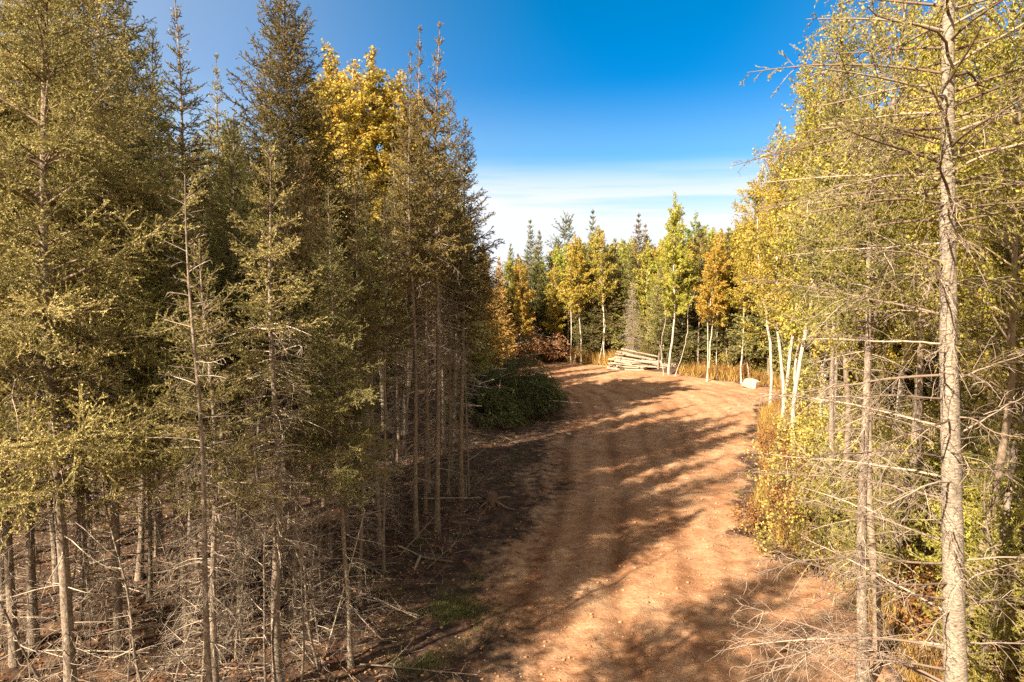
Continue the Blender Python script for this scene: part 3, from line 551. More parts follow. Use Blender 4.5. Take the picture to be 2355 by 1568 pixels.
T(A1, 'aspen_tree', 1768, 938, 'tall sparse aspen with a kinked pinkish trunk right of the boulder', AS, top=370, group=GF, col=gold, lean=(-.05, 0))
T(A0, 'aspen_tree', 1803, 955, 'aspen with the whitest thick trunk at the right bend of the clearing', AS, top=300, group=GF, col=(.95, .96, .9), lean=(.02, 0))
for X, Y, d, tp, tpl, lb, c in ((1215, 800, 57, 505, F1, 'dark pointed spruce, leftmost on the far skyline', (.45, .6, .5)), (1240, 800, 55, 530, F0, 'dark spruce with a blunt tip next to the leftmost skyline spruce', (.5, .62, .5)),
        (1297, 800, 56, 498, F2, 'round-topped dark pine on the far skyline', (.42, .6, .5)), (1357, 800, 55, 482, F1, 'highest pointed dark spruce on the far skyline', (.42, .58, .5)),
        (1463, 800, 53, 490, F1, 'brownish thin-tipped spruce behind the log pile', (.7, .62, .6)), (1476, 800, 57, 515, F1, 'shorter spruce tip right behind the brownish one', (.6, .6, .6)),
        (1240, 810, 54, 640, F0, 'dark low spruce at the clearing edge right of the rusty brush heap', (.4, .5, .5)), (1590, 830, 48, 640, F3, 'very dark spruce in the gap behind the slanting white stem', (.3, .38, .45)),
        (1175, 800, 60, 560, F0, 'small spruce peeking out beside the left wall of spruces', (.6, .8, .6)), (1150, 790, 44, 590, F0, 'sunlit orange-brown spruce behind the left wall of spruces', sunwarm), (1110, 790, 38, 560, F3, 'broad sunlit spruce with orange-tinged boughs above the brush heaps', sunwarm)):
    T(tpl, 'spruce_tree', X, Y, lb, SP, d=d, top=tp, group='conifers behind the far aspens', col=c if c is sunwarm else (c[0], c[1] * .95, c[2] * .7))
for X, Y, d, tp, c, lb in ((1595, 800, 56, 488, (.62, .9, .8), 'green-topped aspen rising behind the slanting white stem'), (1195, 800, 50, 590, oran, 'orange aspen below the leftmost skyline spruce'), (1425, 800, 54, 555, greeny, 'low green-gold aspen behind and left of the log pile'),
                       (1500, 800, 55, 560, gold, 'golden aspen half hidden behind the tallest far aspen'), (1275, 790, 53, 600, gold, 'golden aspen between the two dark skyline conifers'), (1560, 800, 52, 560, oran, 'orange-gold aspen right behind the tallest far aspen')):
    T(A4, 'aspen_tree', X, Y, lb, AS, d=d, top=tp, group='aspens behind the clearing edge', col=c)
T(D2, 'dead_tree', 1155, 800, 'bleached forked dead tree between the left spruces and orange aspen', 'dead tree', d=50, top=600)
T(D3, 'dead_spruce', 1455, 832, 'shaggy grey-green dying spruce directly behind the log pile', 'dead tree', d=49, top=640)
T(S2, 'fir_tree', 1490, 840, 'green fir rising behind the right half of the log pile', 'fir tree', d=47.8, top=650, col=(1.1, 1.1, 1.1))
T(D3, 'dead_spruce', 1560, 845, 'tangle of drooping bare grey boughs behind the slanting white stem', 'dead tree', d=47, top=730)
# ---- right side, near
T(N4, 'spruce_tree', 1988, 1500, 'slim brown-trunked spruce with tangled bare twigs left of the thick pale trunk', SP, d=9.8, top=60, group='conifers on the right bank', wide=1.0)
T(A7, 'aspen_tree', 1850, 300, 'tall yellow aspen whose leafy crown stands against the sky above the road bend', AS, d=21, top=95, col=(.98, .98, .9), group='aspens on the right bank')
T(A7, 'aspen_tree', 1800, 900, 'yellow aspen with a lower crown bulging left over the road bend', AS, d=25, top=270, col=gold, group='aspens on the right bank')
T(A1, 'aspen_tree', 2072, 1080, 'white-stemmed aspen half hidden by twigs between the two near trunks', AS, d=20, top=120, group='aspens on the right bank')
T(A7, 'aspen_tree', 2290, 1000, 'pale-trunked aspen standing behind the thick near trunk on its right', AS, d=14, top=-40, group='aspens on the right bank', col=(.9, .95, .9))
T(M2, 'spruce_tree', 1920, 900, 'dark spruce with drooping boughs behind the slim brown trunk', SP, d=15, top=110, group='conifers on the right bank', col=(.75, .8, .7))
T(M3, 'spruce_tree', 2110, 900, 'bushy spruce between the slim brown trunk and the thick pale one', SP, d=16, top=-30, group='conifers on the right bank', wide=.8)
T(N1, 'spruce_tree', 2330, 900, 'spruce with dangling green boughs at the right edge behind the thick trunk', SP, d=10.5, top=-150, group='conifers on the right bank')
for X, d, tp, c, lb in ((1970, 16.5, -40, (.8, .84, .75), 'olive-leaved birch whose fine crown fills the sky left of the slim brown trunk'), (2075, 10.6, -150, (.9, .92, .8), 'small-leaved tree reaching over the gap between the two near right trunks'),
                     (2290, 9.6, -200, (.9, .95, .85), 'yellow-olive leafy tree filling the upper right corner'), (2180, 13.5, -120, (1, .95, .85), 'golden leafy tree just behind the upper half of the thick pale trunk')):
    T(A8, 'birch_tree', X, 300, lb, 'birch tree', d=d, top=tp, group='small-leaved trees on the right bank', col=c, barkcol=(.5, .45, .4))

# ---- woods filled in behind: thin poles, spruces, aspens
SKY = np.array([[-500, -250], [290, -120], [335, 120], [370, 270], [450, 310], [500, 310], [560, 270], [720, 420], [930, 420], [1035, 360], [1070, 540], [1130, 590], [1200, 560], [1500, 550], [1690, 520], [1740, 470], [1800, 320], [1880, 120], [2000, 0], [2800, -200]])
def proj(x, y, z=0.):
    v = np.array([x, y, z - CAMZ]); fw = v[1] * cp - v[2] * sp_; u = v[1] * sp_ + v[2] * cp
    return ((v[0] / fw * F) + 512) * 2.299, (341 - u / fw * F) * 2.299
def zone(x, y, front='behind'):
    X, _ = proj(x, y, 1.)
    if y < 40 and X < 1130 and x < 2:
        z_ = np.searchsorted([60, 200, 350, 540, 700, 850, 990], X)
        return front + ' ' + ('the far left edge trunks', 'the mottled leftmost trunk', 'the second near trunk', 'the pale-streaked slender trunk', 'the shaggy grey tree', 'the leaning bare pole', 'the trunk with flared foot', 'the last spruces of the left row')[z_]
    z_ = np.searchsorted([1000, 1270, 1400, 1520, 1610, 1690, 1760, 1860, 2050, 2230], X)
    return front + ' ' + ('the left wall of spruces', 'the rusty brush heap', 'the paired white aspens', 'the log pile', 'the tallest far aspen', 'the crooked far aspens', 'the pale boulder', 'the whitest aspen trunk', 'the slim brown trunk', 'the near right trunks', 'the thick pale near trunk')[z_]
def dep(y): return ('just', 'a little way', 'well', 'far')[int(np.searchsorted([12, 18, 30], y))] if y < 44 else ('close', 'some way', 'far')[int(np.searchsorted([50, 58], y))]
def size(h, a, b): return 'short' if h < a else ('tall' if h > b else 'middle-sized')
def free(x, y, r): return all((x - a) ** 2 + (y - b) ** 2 > r * r for a, b in OCC)
def fill(n, xr, yr, side, r, fn, tries=9000):
    k = 0
    for _ in range(tries):
        if k >= n: break
        y = rng.uniform(*yr); x = rng.uniform(*xr)
        if abs(x) > .80 * y + 1.2 or not side(x, y) or not free(x, y, r): continue
        X, _ = proj(x, y); sk = np.interp(X, SKY[:, 0], SKY[:, 1]) + abs(rng.normal(0, 28))
        hm = float(at_depth(X, sk, y)[2]); fn(x, y, X, hm); OCC.append((x, y)); k += 1
    return k
def vary(c, s=.12): return tuple(np.array(c) * rng.uniform(1 - s, 1 + s) * rng.uniform(1 - s / 2, 1 + s / 2, 3))
def left_fn(x, y, X, hm):
    tpl = (N1 if y < 11 else (M0, M1, M2, M4, M2, M0)[rng.integers(6)]) if y < 25 else (M1, F0, F1, F2)[rng.integers(4)]
    h = min(hm, rng.uniform(9.5, 14))
    if h < 5: return
    kd = {id(N1): 'dead-limbed spruce', id(M0): 'narrow spruce', id(M1): 'spindly spruce', id(M2): 'fuller spruce', id(M4): 'pole-thin spruce'}.get(id(tpl), 'dark spruce')
    put(tpl, 'spruce_tree', x, y, f'{size(h, 9.5, 11.5)} {kd} standing {dep(y)} {zone(x, y)}', SP, 'spruces filling the left woods', height=h, rz=rng.uniform(0, 6.28), lean=tuple(rng.normal(0, .03, 2)), col=vary(((1, 1, 1), (.72, .82, .8), (1.05, .9, .8), (.85, .95, .8))[rng.integers(4)], .15), barkcol=vary((1, 1, 1)), wide=rng.uniform(.85, 1.15))
lside = lambda x, y: road_sd(x, y) < -.9 and x < np.interp(y, XL[:, 0], XL[:, 1]) and proj(x, y)[0] < 1075
fill(26, (-10, -1), (9.5, 15), lside, 1.05, left_fn)
fill(75, (-24, 0), (13, 26), lside, 1.35, left_fn)
fill(45, (-36, 0), (26, 46), lside, 2.0, left_fn)
def far_fn(x, y, X, hm):
    h = min(hm, rng.uniform(9, 13)); h = max(h, 5)
    if rng.random() < .58:
        put((A2, A3, A4)[rng.integers(3)], 'aspen_tree', x, y, f'{size(h, 9, 10.5)} autumn aspen standing {dep(y)} {zone(x, y)}', AS, 'aspens in the woods beyond', height=h, rz=rng.uniform(0, 6), col=vary((gold, greeny, oran, greeny, gold, greeny)[rng.integers(6)]), wide=rng.uniform(.85, 1.2))
    else:
        put((F0, F1, F2, F3)[rng.integers(4)], 'spruce_tree', x, y, f'{size(h, 9, 10.5)} dark spruce standing {dep(y)} {zone(x, y)}', SP, 'spruces in the woods beyond', height=h, rz=rng.uniform(0, 6), col=vary((.6, .66, .58), .25), wide=rng.uniform(1.0, 1.35))
back = lambda x, y: road_sd(x, y) < -1.0
fill(85, (-12, 26), (44, 58), back, 1.5, far_fn)
fill(50, (-8, 20), (47, 57), back, 1.0, far_fn)
fill(60, (7, 26), (38, 52), back, 1.1, lambda x, y, X, hm: far_fn(x, y, X, hm))
fill(75, (-30, 50), (56, 72), back, 2.0, far_fn)
def right_fn(x, y, X, hm):
    u = rng.random(); h = min(hm, rng.uniform(8, 13.5)); h = max(h, 4.5)
    nr = y < 22
    if u < .52: put((A7, A1, A7)[rng.integers(3)] if nr else (A2, A3, A4)[rng.integers(3)], 'aspen_tree', x, y, f'{size(h, 9.5, 11.5)} yellow aspen standing {dep(y)} {zone(x, y)}', AS, 'aspens in the right woods', height=h, rz=rng.uniform(0, 6), col=vary((gold, greeny, (.95, .95, .9))[rng.integers(3)]))
    else: put((M2, M1, M0)[rng.integers(3)] if nr else (F0, F1, F3)[rng.integers(3)], 'spruce_tree', x, y, f'{size(h, 9.5, 11.5)} green spruce standing {dep(y)} {zone(x, y)}', SP, 'spruces in the right woods', height=h, rz=rng.uniform(0, 6), col=vary((1, 1, .9), .2))
rside = lambda x, y: road_sd(x, y) < -.8 and x > 4
fill(15, (6, 18), (12, 21), lambda x, y: rside(x, y) and road_sd(x, y) < -1.8, 1.6, right_fn)
fill(70, (8, 40), (21, 46), rside, 1.8, right_fn)
# young firs and shrubs under the right-hand and far woods
OCC2 = OCC; OCC = []
def fir_fn(x, y, X, hm):
    tpl = (S0, S1, S2)[rng.integers(3)]
    put(tpl, 'fir_sapling', x, y, f'young fir {dep(y)} {zone(x, y)}', 'young fir', 'young firs under the right-hand woods' if x > 4 and y < 44 else 'young firs at the far edge', height=rng.uniform(1.4, 4.2), rz=rng.uniform(0, 6), col=vary((1, 1, 1), .2))
fill(12, (6, 15), (10, 18), lambda x, y: rside(x, y) and road_sd(x, y) < -2.6, 1.0, fir_fn)
fill(46, (6, 30), (17, 42), lambda x, y: rside(x, y) and road_sd(x, y) < -1.6, 1.15, fir_fn)
fill(34, (-6, 22), (42, 55), lambda x, y: back(x, y) and road_sd(x, y) < -1.6, 1.3, fir_fn)
OCC = [(6.4 + i * .45, y_) for i in range(12) for y_ in (44.8, 45.5, 46.2, 46.9, 47.6)]
def shrub_fn(x, y, X, hm):
    e = -road_sd(x, y); u = rng.random()
    far_ = y > 40
    if (x - 8.9) ** 2 + (y - 46.2) ** 2 < 6: return
    if e < 1.6 or u < .35: tpl, nm, lb, g, cat = ((H2, H3)[rng.integers(2)], 'russet_shrub', 'low russet shrub', 'russet shrubs along the clearing', 'shrub')
    else: tpl, nm, lb, g, cat = ((H0, H1, H4)[rng.integers(3)], 'leafy_shrub', 'yellow-green shrub', 'yellow-green shrubs under the trees', 'shrub')
    put(tpl, nm, x, y, f'{lb}, {dep(y)} {zone(x, y)}', cat, g + (' at the far side' if far_ else ''), rz=rng.uniform(0, 6), height=tpl[1] * rng.uniform(.6, 1.15), col=vary((1, 1, 1), .15))
fill(110, (5, 17), (8, 22), lambda x, y: rside(x, y) and road_sd(x, y) > -9, .58, shrub_fn)
fill(90, (7, 26), (20, 43), lambda x, y: rside(x, y) and road_sd(x, y) > -5, .8, shrub_fn)
fill(60, (-4, 18), (42, 56), lambda x, y: -4 < road_sd(x, y) < -.5, .9, shrub_fn)
for X, Y, tpl, lb in ((1800, 1290, H1, 'bright yellow-green leafy shrub bulging over the road edge on the right'), (1850, 1240, H0, 'taller yellow-leaved shrub right behind the bulging roadside one'), (1755, 1230, H2, 'red-brown shrub at the very edge of the road, left of the yellow shrub'),
                      (1880, 1330, H1, 'yellow leafy shrub at the foot of the slim brown trunk'), (1790, 1180, H4, 'thin tall shrub with pale stems above the roadside yellow leaves'), (1410, 830, H0, 'orange-gold shrub at the left end of the log pile')):
    x, y = on_ground(X, Y); put(tpl, 'leafy_shrub', x, y, lb, 'shrub', rz=X, height=tpl[1] * .95, col=gold if X == 1410 else (1, 1, 1))
for X, d, h, tpl, lb in ((2300, 9.2, 3.4, S3, 'feathery bright green young fir at the right edge, nearest of the firs'), (2110, 12.4, 2.3, S3, 'small young fir between the slim brown trunk and the thick pale one'), (2340, 10.5, 4.2, S0, 'taller young fir at the right edge behind the nearest fir'), (2040, 12.5, 3.2, S0, 'young fir just behind the slim brown trunk'), (1930, 14.5, 2.4, S1, 'little round young fir left of the slim brown trunk'), (2200, 12.5, 4.6, S2, 'tall young fir directly behind the thick pale trunk')):
    x, y = at_depth(X, 900, d)[:2]; put(tpl, 'fir_sapling', x, y, lb, 'young fir', rz=X, height=h, col=(1.15, 1.15, 1.0))

# ------------------------------------------------------------------ the thick pale trunk with long dead limbs, near right
def great_fir():
    rg = np.random.default_rng(7); x, y = at_depth(2210, 1400, 6.7)[:2]; z = float(gh(x, y))
    e = bpy.data.objects.new('fir_tree', None); C.objects.link(e); e.location = (x, y, z); e.rotation_euler = (0, -.066, 0)
    tag(e, 'thick pale-barked fir trunk on the near right with long bare dead limbs', 'fir tree')
    e.location.x += .066 * 2.0
    tb = Buf(); pos, rad = stem(tb, 12.5, .125, rg, k=60, sides=16, wob=.03, kink=.004); one('trunk', tb.mesh('trunk', [M['fir_bark']], True), parent=e)
    k = 0
    zz = list(np.linspace(1.5, 7.8, 62) + rg.normal(0, .07, 62))
    for i, h in enumerate(zz):
        if i % 3 != 2: az = rg.uniform(115, 250)        # most limbs reach out over the bank towards the road
        else: az = rg.uniform(-80, 110)
        Lb = rg.uniform(1.2, 2.5) if i % 3 != 2 else rg.uniform(.7, 1.6)
        if 215 < az < 290: Lb *= .6
        el = rg.normal(.16, .12); a = R(az)
        b = mk(pos(np.array([h])), np.array([[math.cos(a) * math.cos(el), math.sin(a) * math.cos(el), math.sin(el)]]), [Lb], rg, .05, .20, .02)
        lb = Buf(); wood(lb, b, 18, .0055 + .0042 * Lb, .0024, 6, 0, rg, .006)
        lat, t, _ = children(b, rg, .06, .15, 48, .34, .07, planar=.45, zj=.25, w=.14, dr=.35, up=.0); wood(lb, lat, 7, .0036, .0015, 4, 0, rg, .004)
        sub, _, _ = children(lat, rg, .10, .15, 50, .42, .05, planar=.3, zj=.4, w=.15, dr=.3); wood(lb, sub, 3, .0024, .0014, 3, 0, rg)
        mats = [M['limb'], M['fir']]
        if h > 5.6 or rg.random() < .12:
            needles(lb, {q: sub[q][::2] for q in sub}, rg, 60, .026, .010, 1)
        one('branch', lb.mesh('branch', mats), parent=e)
    cr = Buf(); n = 120; z_ = np.linspace(6.6, 12.3, n); f = (z_ - 6.6) / 5.8; Lb = (1.9 * (1 - f) ** .8 + .15) * rg.uniform(.6, 1.2, n); az = np.arange(n) * 2.4; el = .2 + .5 * f
    b = mk(pos(z_), np.stack([np.cos(az) * np.cos(el), np.sin(az) * np.cos(el), np.sin(el)], 1), Lb, rg, .06, .3, .15); wood(cr, b, 7, .016, .004, 5, 1, rg)
    lat, _, _ = children(b, rg, .09, .2, 50, .36, planar=.7, zj=.15, dr=.2); wood(cr, lat, 4, .004, .002, 3, 1, rg)
    sub, _, _ = children(lat, rg, .075, .15, 50, .45, .04, planar=.7, zj=.2); wood(cr, sub, 2, .0025, .0015, 3, 1, rg)
    needles(cr, lat, rg, 80, .026, .0105, 0, .2); needles(cr, sub, rg, 95, .026, .0105, 0)
    one('crown', cr.mesh('crown', [M['fir'], M['twig']]), parent=e)
great_fir()

# ------------------------------------------------------------------ brush piles
def brush(name, X, Y, wx, wy, hh, n, mat, label, lod, dz, seed, sticks=20, col=(1, 1, 1), blen=1.1):
    rg = np.random.default_rng(seed); x, y = on_ground(X, Y); y += wy * .5; z = float(gh(x, y)); Lq = LOD[lod]
    e = bpy.data.objects.new(name, None); C.objects.link(e); e.location = (x, y, z); tag(e, label, 'brush pile')
    a = rg.uniform(0, 6.28, n); r = np.sqrt(rg.uniform(0, 1, n)) * .88
    px, py = np.cos(a) * r * wx, np.sin(a) * r * wy; pz = hh * (1 - r ** 2) ** .65 * rg.uniform(.4, 1.0, n) * (1 + .45 * np.sin(px * 2.6 + 1) * np.cos(py * 1.9))
    d = np.stack([np.cos(a) + rg.normal(0, .5, n), np.sin(a) + rg.normal(0, .5, n), rg.normal(.12, .25, n)], 1)
    b = mk(np.stack([px, py, pz], 1), d, blen * rg.uniform(.5, 1.2, n), rg, .08, dz, .0); fb = Buf(); wood(fb, b, 5, .012, .004, 4, 1, rg)
    lat, _, _ = children(b, rg, Lq['lat'] * .9, .1, 48, .42, planar=.7, zj=.1, dr=.4); wood(fb, lat, 3, .004, .002, 3, 1, rg)
    sub, _, _ = children(lat, rg, Lq['sub'], .15, 48, .45, .05, planar=.7, zj=.1, dr=.3)
    for q in (lat, sub): needles(fb, q, rg, Lq['dens'] * 1.1, Lq['nl'] * 1.1, Lq['nw'] * 1.2, 0)
    fo = one('foliage', fb.mesh('foliage', [M[mat], M['twig']]), parent=e); fo.color = (*col, 1)
    sbf = Buf(); m = sticks; a = rg.uniform(0, 6.28, m); r = rg.uniform(.1, .95, m)
    p = np.stack([np.cos(a) * r * wx, np.sin(a) * r * wy, hh * (1 - r ** 2) ** .6 * .85 + .05], 1)
    b = mk(p, np.stack([rg.normal(0, 1, m), rg.normal(0, .6, m), rg.normal(.25, .3, m)], 1), rg.uniform(.6, 1.7, m), rg, .05, .05, 0); wood(sbf, b, 6, .035, .012, 6, 0, rg)
    one('cut_limbs', sbf.mesh('cut_limbs', [M['dead']], True), parent=e)
brush('brush_pile', 1182, 962, 2.0, 2.2, 2.6, 380, 'cedar', 'heap of freshly cut dark green boughs at the left edge of the road', 1, .55, 81)
brush('brush_pile', 1105, 985, 1.3, 2.0, 1.7, 150, 'cedar', 'lower shadowed heap of grey-green boughs merging into the left trees', 1, .5, 82, 26, (.8, .8, .8))
brush('brush_pile', 1200, 838, 3.4, 2.0, 2.7, 320, 'rust', 'rust-orange heap of dried conifer brush at the far left of the clearing', 2, .3, 83, 60, blen=1.0)
brush('brush_pile', 1115, 846, 3.4, 2.4, 2.5, 260, 'rust', 'paler rusty brush heap with a poking pole, left of the orange one', 2, .3, 84, 60, (1.0, .9, .9))

# ------------------------------------------------------------------ log pile
def log_mesh(rg, Lg, r):
    b = Buf(); k = 9; t = np.linspace(-.5, .5, k); P = np.stack([t * Lg, rg.normal(0, .006, k).cumsum(), rg.normal(0, .006, k).cumsum()], 1)
    tubes(b, P[None], (r * (1 - .12 * (t + .5)) * (1 + rg.normal(0, .02, k)))[None], 12, 0, None, cap=1)
    return b.mesh('log', [M['aspen_bark'], M['logend']])
rg = np.random.default_rng(5)
LM = [log_mesh(rg, 2.5 + rg.uniform(-.4, .4), .068) for _ in range(6)]
lx, ly = on_ground(1462, 852); ly += .5
ang = -.16
def lay(u, w, z, mi, dr, label, sc_=1., group='logs in the pale log pile'):
    xx = lx + u * math.cos(ang) - w * math.sin(ang); yy = ly + u * math.sin(ang) + w * math.cos(ang)
    o = one('log', LM[mi], label, 'log', group, loc=(xx, yy, float(gh(xx, yy)) + z), rot=(rg.uniform(0, 6), rg.normal(0, .03) + .04 + z * .13, ang + dr)); o.scale = (1, sc_, sc_); c = rg.uniform(.6, .95); o.color = (c, c * .94, c * .86, 1)
nrow = 9
lo_names = 'bottom,second,third,fourth,middle,sixth,seventh,eighth,topmost'.split(',')
for row in range(nrow):
    n = max(1, int((nrow - row) * .8))
    for j in range(n):
        lay(rg.normal(-.42, .14) + .085 * row, (j - (n - 1) / 2) * .16 + rg.normal(0, .015), .06 + row * .132 + rg.normal(0, .01), rg.integers(6), rg.normal(0, .045),
            (f'pale peeled log facing the road in the {lo_names[row]} layer of the log pile' if j == 0 else 'pale log in the heart of the log pile, mostly hidden by others'), rg.uniform(.8, 1.2), 'logs in the pale log pile')
for k in range(22):
    lay(1.45 + rg.normal(0, .22), -.5 + (k % 7) * .16, .06 + .13 * (k // 7), rg.integers(6), rg.normal(.02, .10), 'pale log spilling from the low right end of the log pile', rg.uniform(.8, 1.1), 'logs spilled at the right end of the pile')

# ------------------------------------------------------------------ boulders and stones
def rock(seed, r, flat=.6, k=5):
    import bmesh
    bm = bmesh.new(); bmesh.ops.create_icosphere(bm, subdivisions=k, radius=1); rg = np.random.default_rng(seed)
    planes = [(Vector(nz3(rg.normal(0, 1, 3) * np.array([1, 1, .8]))), rg.uniform(.62, .92)) for _ in range(16)]
    for v in bm.verts:
        c = v.co.copy()
        for n_, d_ in planes:
            q = c.dot(n_) - d_
            if q > 0: c -= n_ * q * .92
        c *= 1 + .05 * float(fbm(np.array([c.x * 3 + seed]), np.array([c.y * 3 + c.z * 4]), 4, 7)[0])
        v.co = Vector((c.x * r * 1.15, c.y * r * .95, c.z * r * flat))
    me = bpy.data.meshes.new('boulder'); bm.to_mesh(me); bm.free()
    me.polygons.foreach_set('use_smooth', np.ones(len(me.polygons), bool)); return me
M['stone'] = bark_mat('stone', (.34, .29, .22), (.52, .46, .37), (.66, .60, .50), (2, 2, 2), ((.25, .19, .13), (5, 5, 5), .66), .5, .85)
x, y = on_ground(1733, 893); me = rock(17, .60, .56); me.materials.append(M['stone']); one('boulder', me, 'large pale boulder lying at the right edge of the clearing', 'boulder', loc=(x, y + .3, float(gh(x, y)) + .18), rot=(.1, .15, .5))
x, y = on_ground(1786, 1490); me = rock(8, .16, .7, 4); me.materials.append(M['stone']); o = one('boulder', me, 'small brownish stone half buried on the near right of the road', 'stone', loc=(x, y, float(gh(x, y)) + .05), rot=(.2, .1, 1)); o.color = (.62, .45, .36, 1)
x, y = on_ground(1250, 975); me = rock(9, .10, .7, 3); me.materials.append(M['stone']); one('boulder', me, 'small pale stone on the road below the cut green boughs', 'stone', loc=(x + .9, y - 2, float(gh(x + .9, y - 2)) + .03))

# ------------------------------------------------------------------ fallen wood
def stick(X0, Y0, X1, Y1, r, label, name='fallen_branch', cat='fallen branch', mat='dead', lift=.04, tw=.25, group=None, lift1=None):
    a = on_ground(X0, Y0); b_ = on_ground(X1, Y1); rg = np.random.default_rng(int(X0 + Y0))
    A = np.array([*a, float(gh(*a)) + lift]); B = np.array([*b_, float(gh(*b_)) + (lift if lift1 is None else lift1)])
    b = mk((A - A)[None], (B - A)[None], [np.linalg.norm(B - A)], rg, .03, 0, 0); sb = Buf()
    wood(sb, b, 9, r, r * .6, 7, 0, rg)
    if tw:
        lat, _, _ = children(b, rg, .2, .3, 40, tw, .1, planar=.6, zj=.2); wood(sb, lat, 4, r * .3, r * .12, 4, 0, rg)
    return one(name, sb.mesh(name, [M[mat]], True), label, cat, group, loc=tuple(A))
stick(962, 1283, 1038, 1297, .035, 'pale fallen pole lying sideways at the road edge below the flared trunk', tw=0)
stick(966, 1285, 948, 1318, .038, 'short pale fallen log leaning downhill beside the sideways pole', tw=0)
stick(915, 1268, 965, 1284, .015, 'thin grey stick pointing at the two pale fallen poles')
stick(1098, 1494, 1172, 1395, .011, 'thin dark bent twig on the sunlit road in the foreground', mat='darktwig', tw=.15)
stick(1795, 1075, 1800, 1075, .01, 'tiny snapped twig by the right bank')
stick(560, 1525, 700, 1470, .012, 'long thin grey branch on the dark forest floor in the near left corner')
stick(1815, 913, 1860, 915, .03, 'thin pole lying on the ground behind the whitest aspen trunk', tw=0)
stick(1085, 800, 1140, 780, .03, 'bare pole poking out of the paler rusty brush heap', tw=.1, lift=.6, lift1=3.2)
# leaning bare pole in the near left
x, y = on_ground(745, 1530); rg = np.random.default_rng(3); b = mk(np.array([[0, 0, -.05]]), np.array([[.42, .9, 1.9]]), [2.35], rg, .01, 0, 0); sb = Buf(); wood(sb, b, 10, .013, .007, 6, 0, rg)
lat, _, _ = children(b, rg, .3, .2, 50, .18, .1, planar=.2, w=.1); wood(sb, lat, 4, .004, .002, 3, 0, rg)
one('leaning_pole', sb.mesh('leaning_pole', [M['dead']], True), 'thin bare pole leaning over the dark forest floor near the left road edge', 'dead sapling', loc=(x, y, float(gh(x, y))))
# dark upturned stump
def stump(X, Y, label):
    rg = np.random.default_rng(4); x, y = on_ground(X, Y); sb = Buf(); tubes(sb, np.array([[[0, 0, -.1], [.02, 0, .1], [.05, .02, .32]]]), np.array([[.24, .17, .14]]), 12, 0, None, cap=True)
    n = 16; a = np.arange(n) * .39 + rg.normal(0, .1, n); b = mk(np.tile([[0, 0, .12]], (n, 1)).astype(float), np.stack([np.cos(a), np.sin(a), rg.normal(.0, .3, n)], 1), rg.uniform(.35, .8, n), rg, .1, .25, 0); wood(sb, b, 7, .05, .01, 6, 0, rg)
    one('stump', sb.mesh('stump', [M['darktwig']]), label, 'stump', loc=(x, y, float(gh(x, y))))
stump(1128, 1165, 'dark upturned stump in the shade where the left trees meet the road')
rg = np.random.default_rng(15)
SN = [snag(150 + i, 3.2, .45, r0=.018, per_m=13, low=.15, taper=.4, droop=.15) for i in range(3)]
k = 0
while k < 70:
    y = 8.3 + 12 * rg.uniform(0, 1) ** 1.6; x = rg.uniform(-.78 * y, 0)
    if road_sd(x, y) > -1.2: continue
    put(SN[rg.integers(3)], 'dead_sapling', x, y, f'stiff grey dead sapling {dep(y)} {zone(x, y)}', 'dead sapling', 'dead saplings under the left spruces', height=rg.uniform(1.2, 3.6), rz=rg.uniform(0, 6), lean=tuple(rg.normal(0, .12, 2))); k += 1
# scattered fallen branches
FB = []
for s in range(6):
    rg = np.random.default_rng(300 + s); b = mk(np.zeros((1, 3)), np.array([[1, 0, .04]]), [1.6], rg, .04, .02, 0); sb = Buf(); wood(sb, b, 8, .012, .005, 5, 0, rg)
    lat, _, _ = children(b, rg, .10, .2, 48, .35, .1, planar=.75, zj=.12, w=.08); wood(sb, lat, 4, .0045, .002, 3, 0, rg)
    sub, _, _ = children(lat, rg, .08, .2, 50, .4, .04, planar=.5, zj=.2); wood(sb, sub, 2, .0025, .0015, 3, 0, rg); FB.append(sb.mesh('fallen_branch', [M['dead']]))
rg = np.random.default_rng(6); k = 0
while k < 150:
    y = rg.uniform(8.5, 24); x = rg.uniform(-.8 * y, 8)
    if not (x < -.8 and -9 < road_sd(x, y) < -.1): continue
    o = one('fallen_branch', FB[rg.integers(6)], f'bleached twiggy branch lying {dep(y)} {zone(x, y)}', 'fallen branch', 'fallen branches under the left spruces', loc=(x, y, float(gh(x, y)) + .04), rot=(rg.uniform(0, 6), rg.normal(-.05, .08), rg.uniform(0, 6.28))); s = rg.uniform(.5, 1.3); o.scale = (s, s, s); k += 1

# ------------------------------------------------------------------ ground cover nobody could count
def scatter(n, yr, xr, keep, rg):
    o = np.zeros((0, 2))
    while len(o) < n:
        y = yr[0] + (yr[1] - yr[0]) * rg.uniform(0, 1, n * 2) ** 1.5; x = rg.uniform(*xr, n * 2); k = keep(x, y) & (np.abs(x) < .8 * y + 1); o = np.concatenate([o, np.stack([x, y], 1)[k]])
    return o[:n]
rg = np.random.default_rng(77)
def litter(name, n, yr, xr, keep, size, mat, kindtilt=.45, lift=.015):
    p = scatter(n, yr, xr, keep, rg); z = gh(p[:, 0], p[:, 1]) + lift; P = np.stack([p[:, 0], p[:, 1], z], 1)
    A = np.stack([rg.normal(0, 1, n), rg.normal(0, 1, n), rg.normal(0, kindtilt, n)], 1); A = nz3(A); B = nz3(np.cross(A, np.stack([rg.normal(0, kindtilt, n), rg.normal(0, kindtilt, n), np.ones(n)], 1)))
    s = size * rg.uniform(.6, 1.4, n)[:, None]; V = np.stack([P - A * s * .5, P - B * s * .35, P + A * s * .5, P + B * s * .35], 1).reshape(-1, 3)
    b = Buf(); b.add(V, np.arange(n * 4).reshape(-1, 4), 0, np.repeat(rg.uniform(0, 1, n), 4)); return one(name, b.mesh(name, [mat]), kind='stuff')
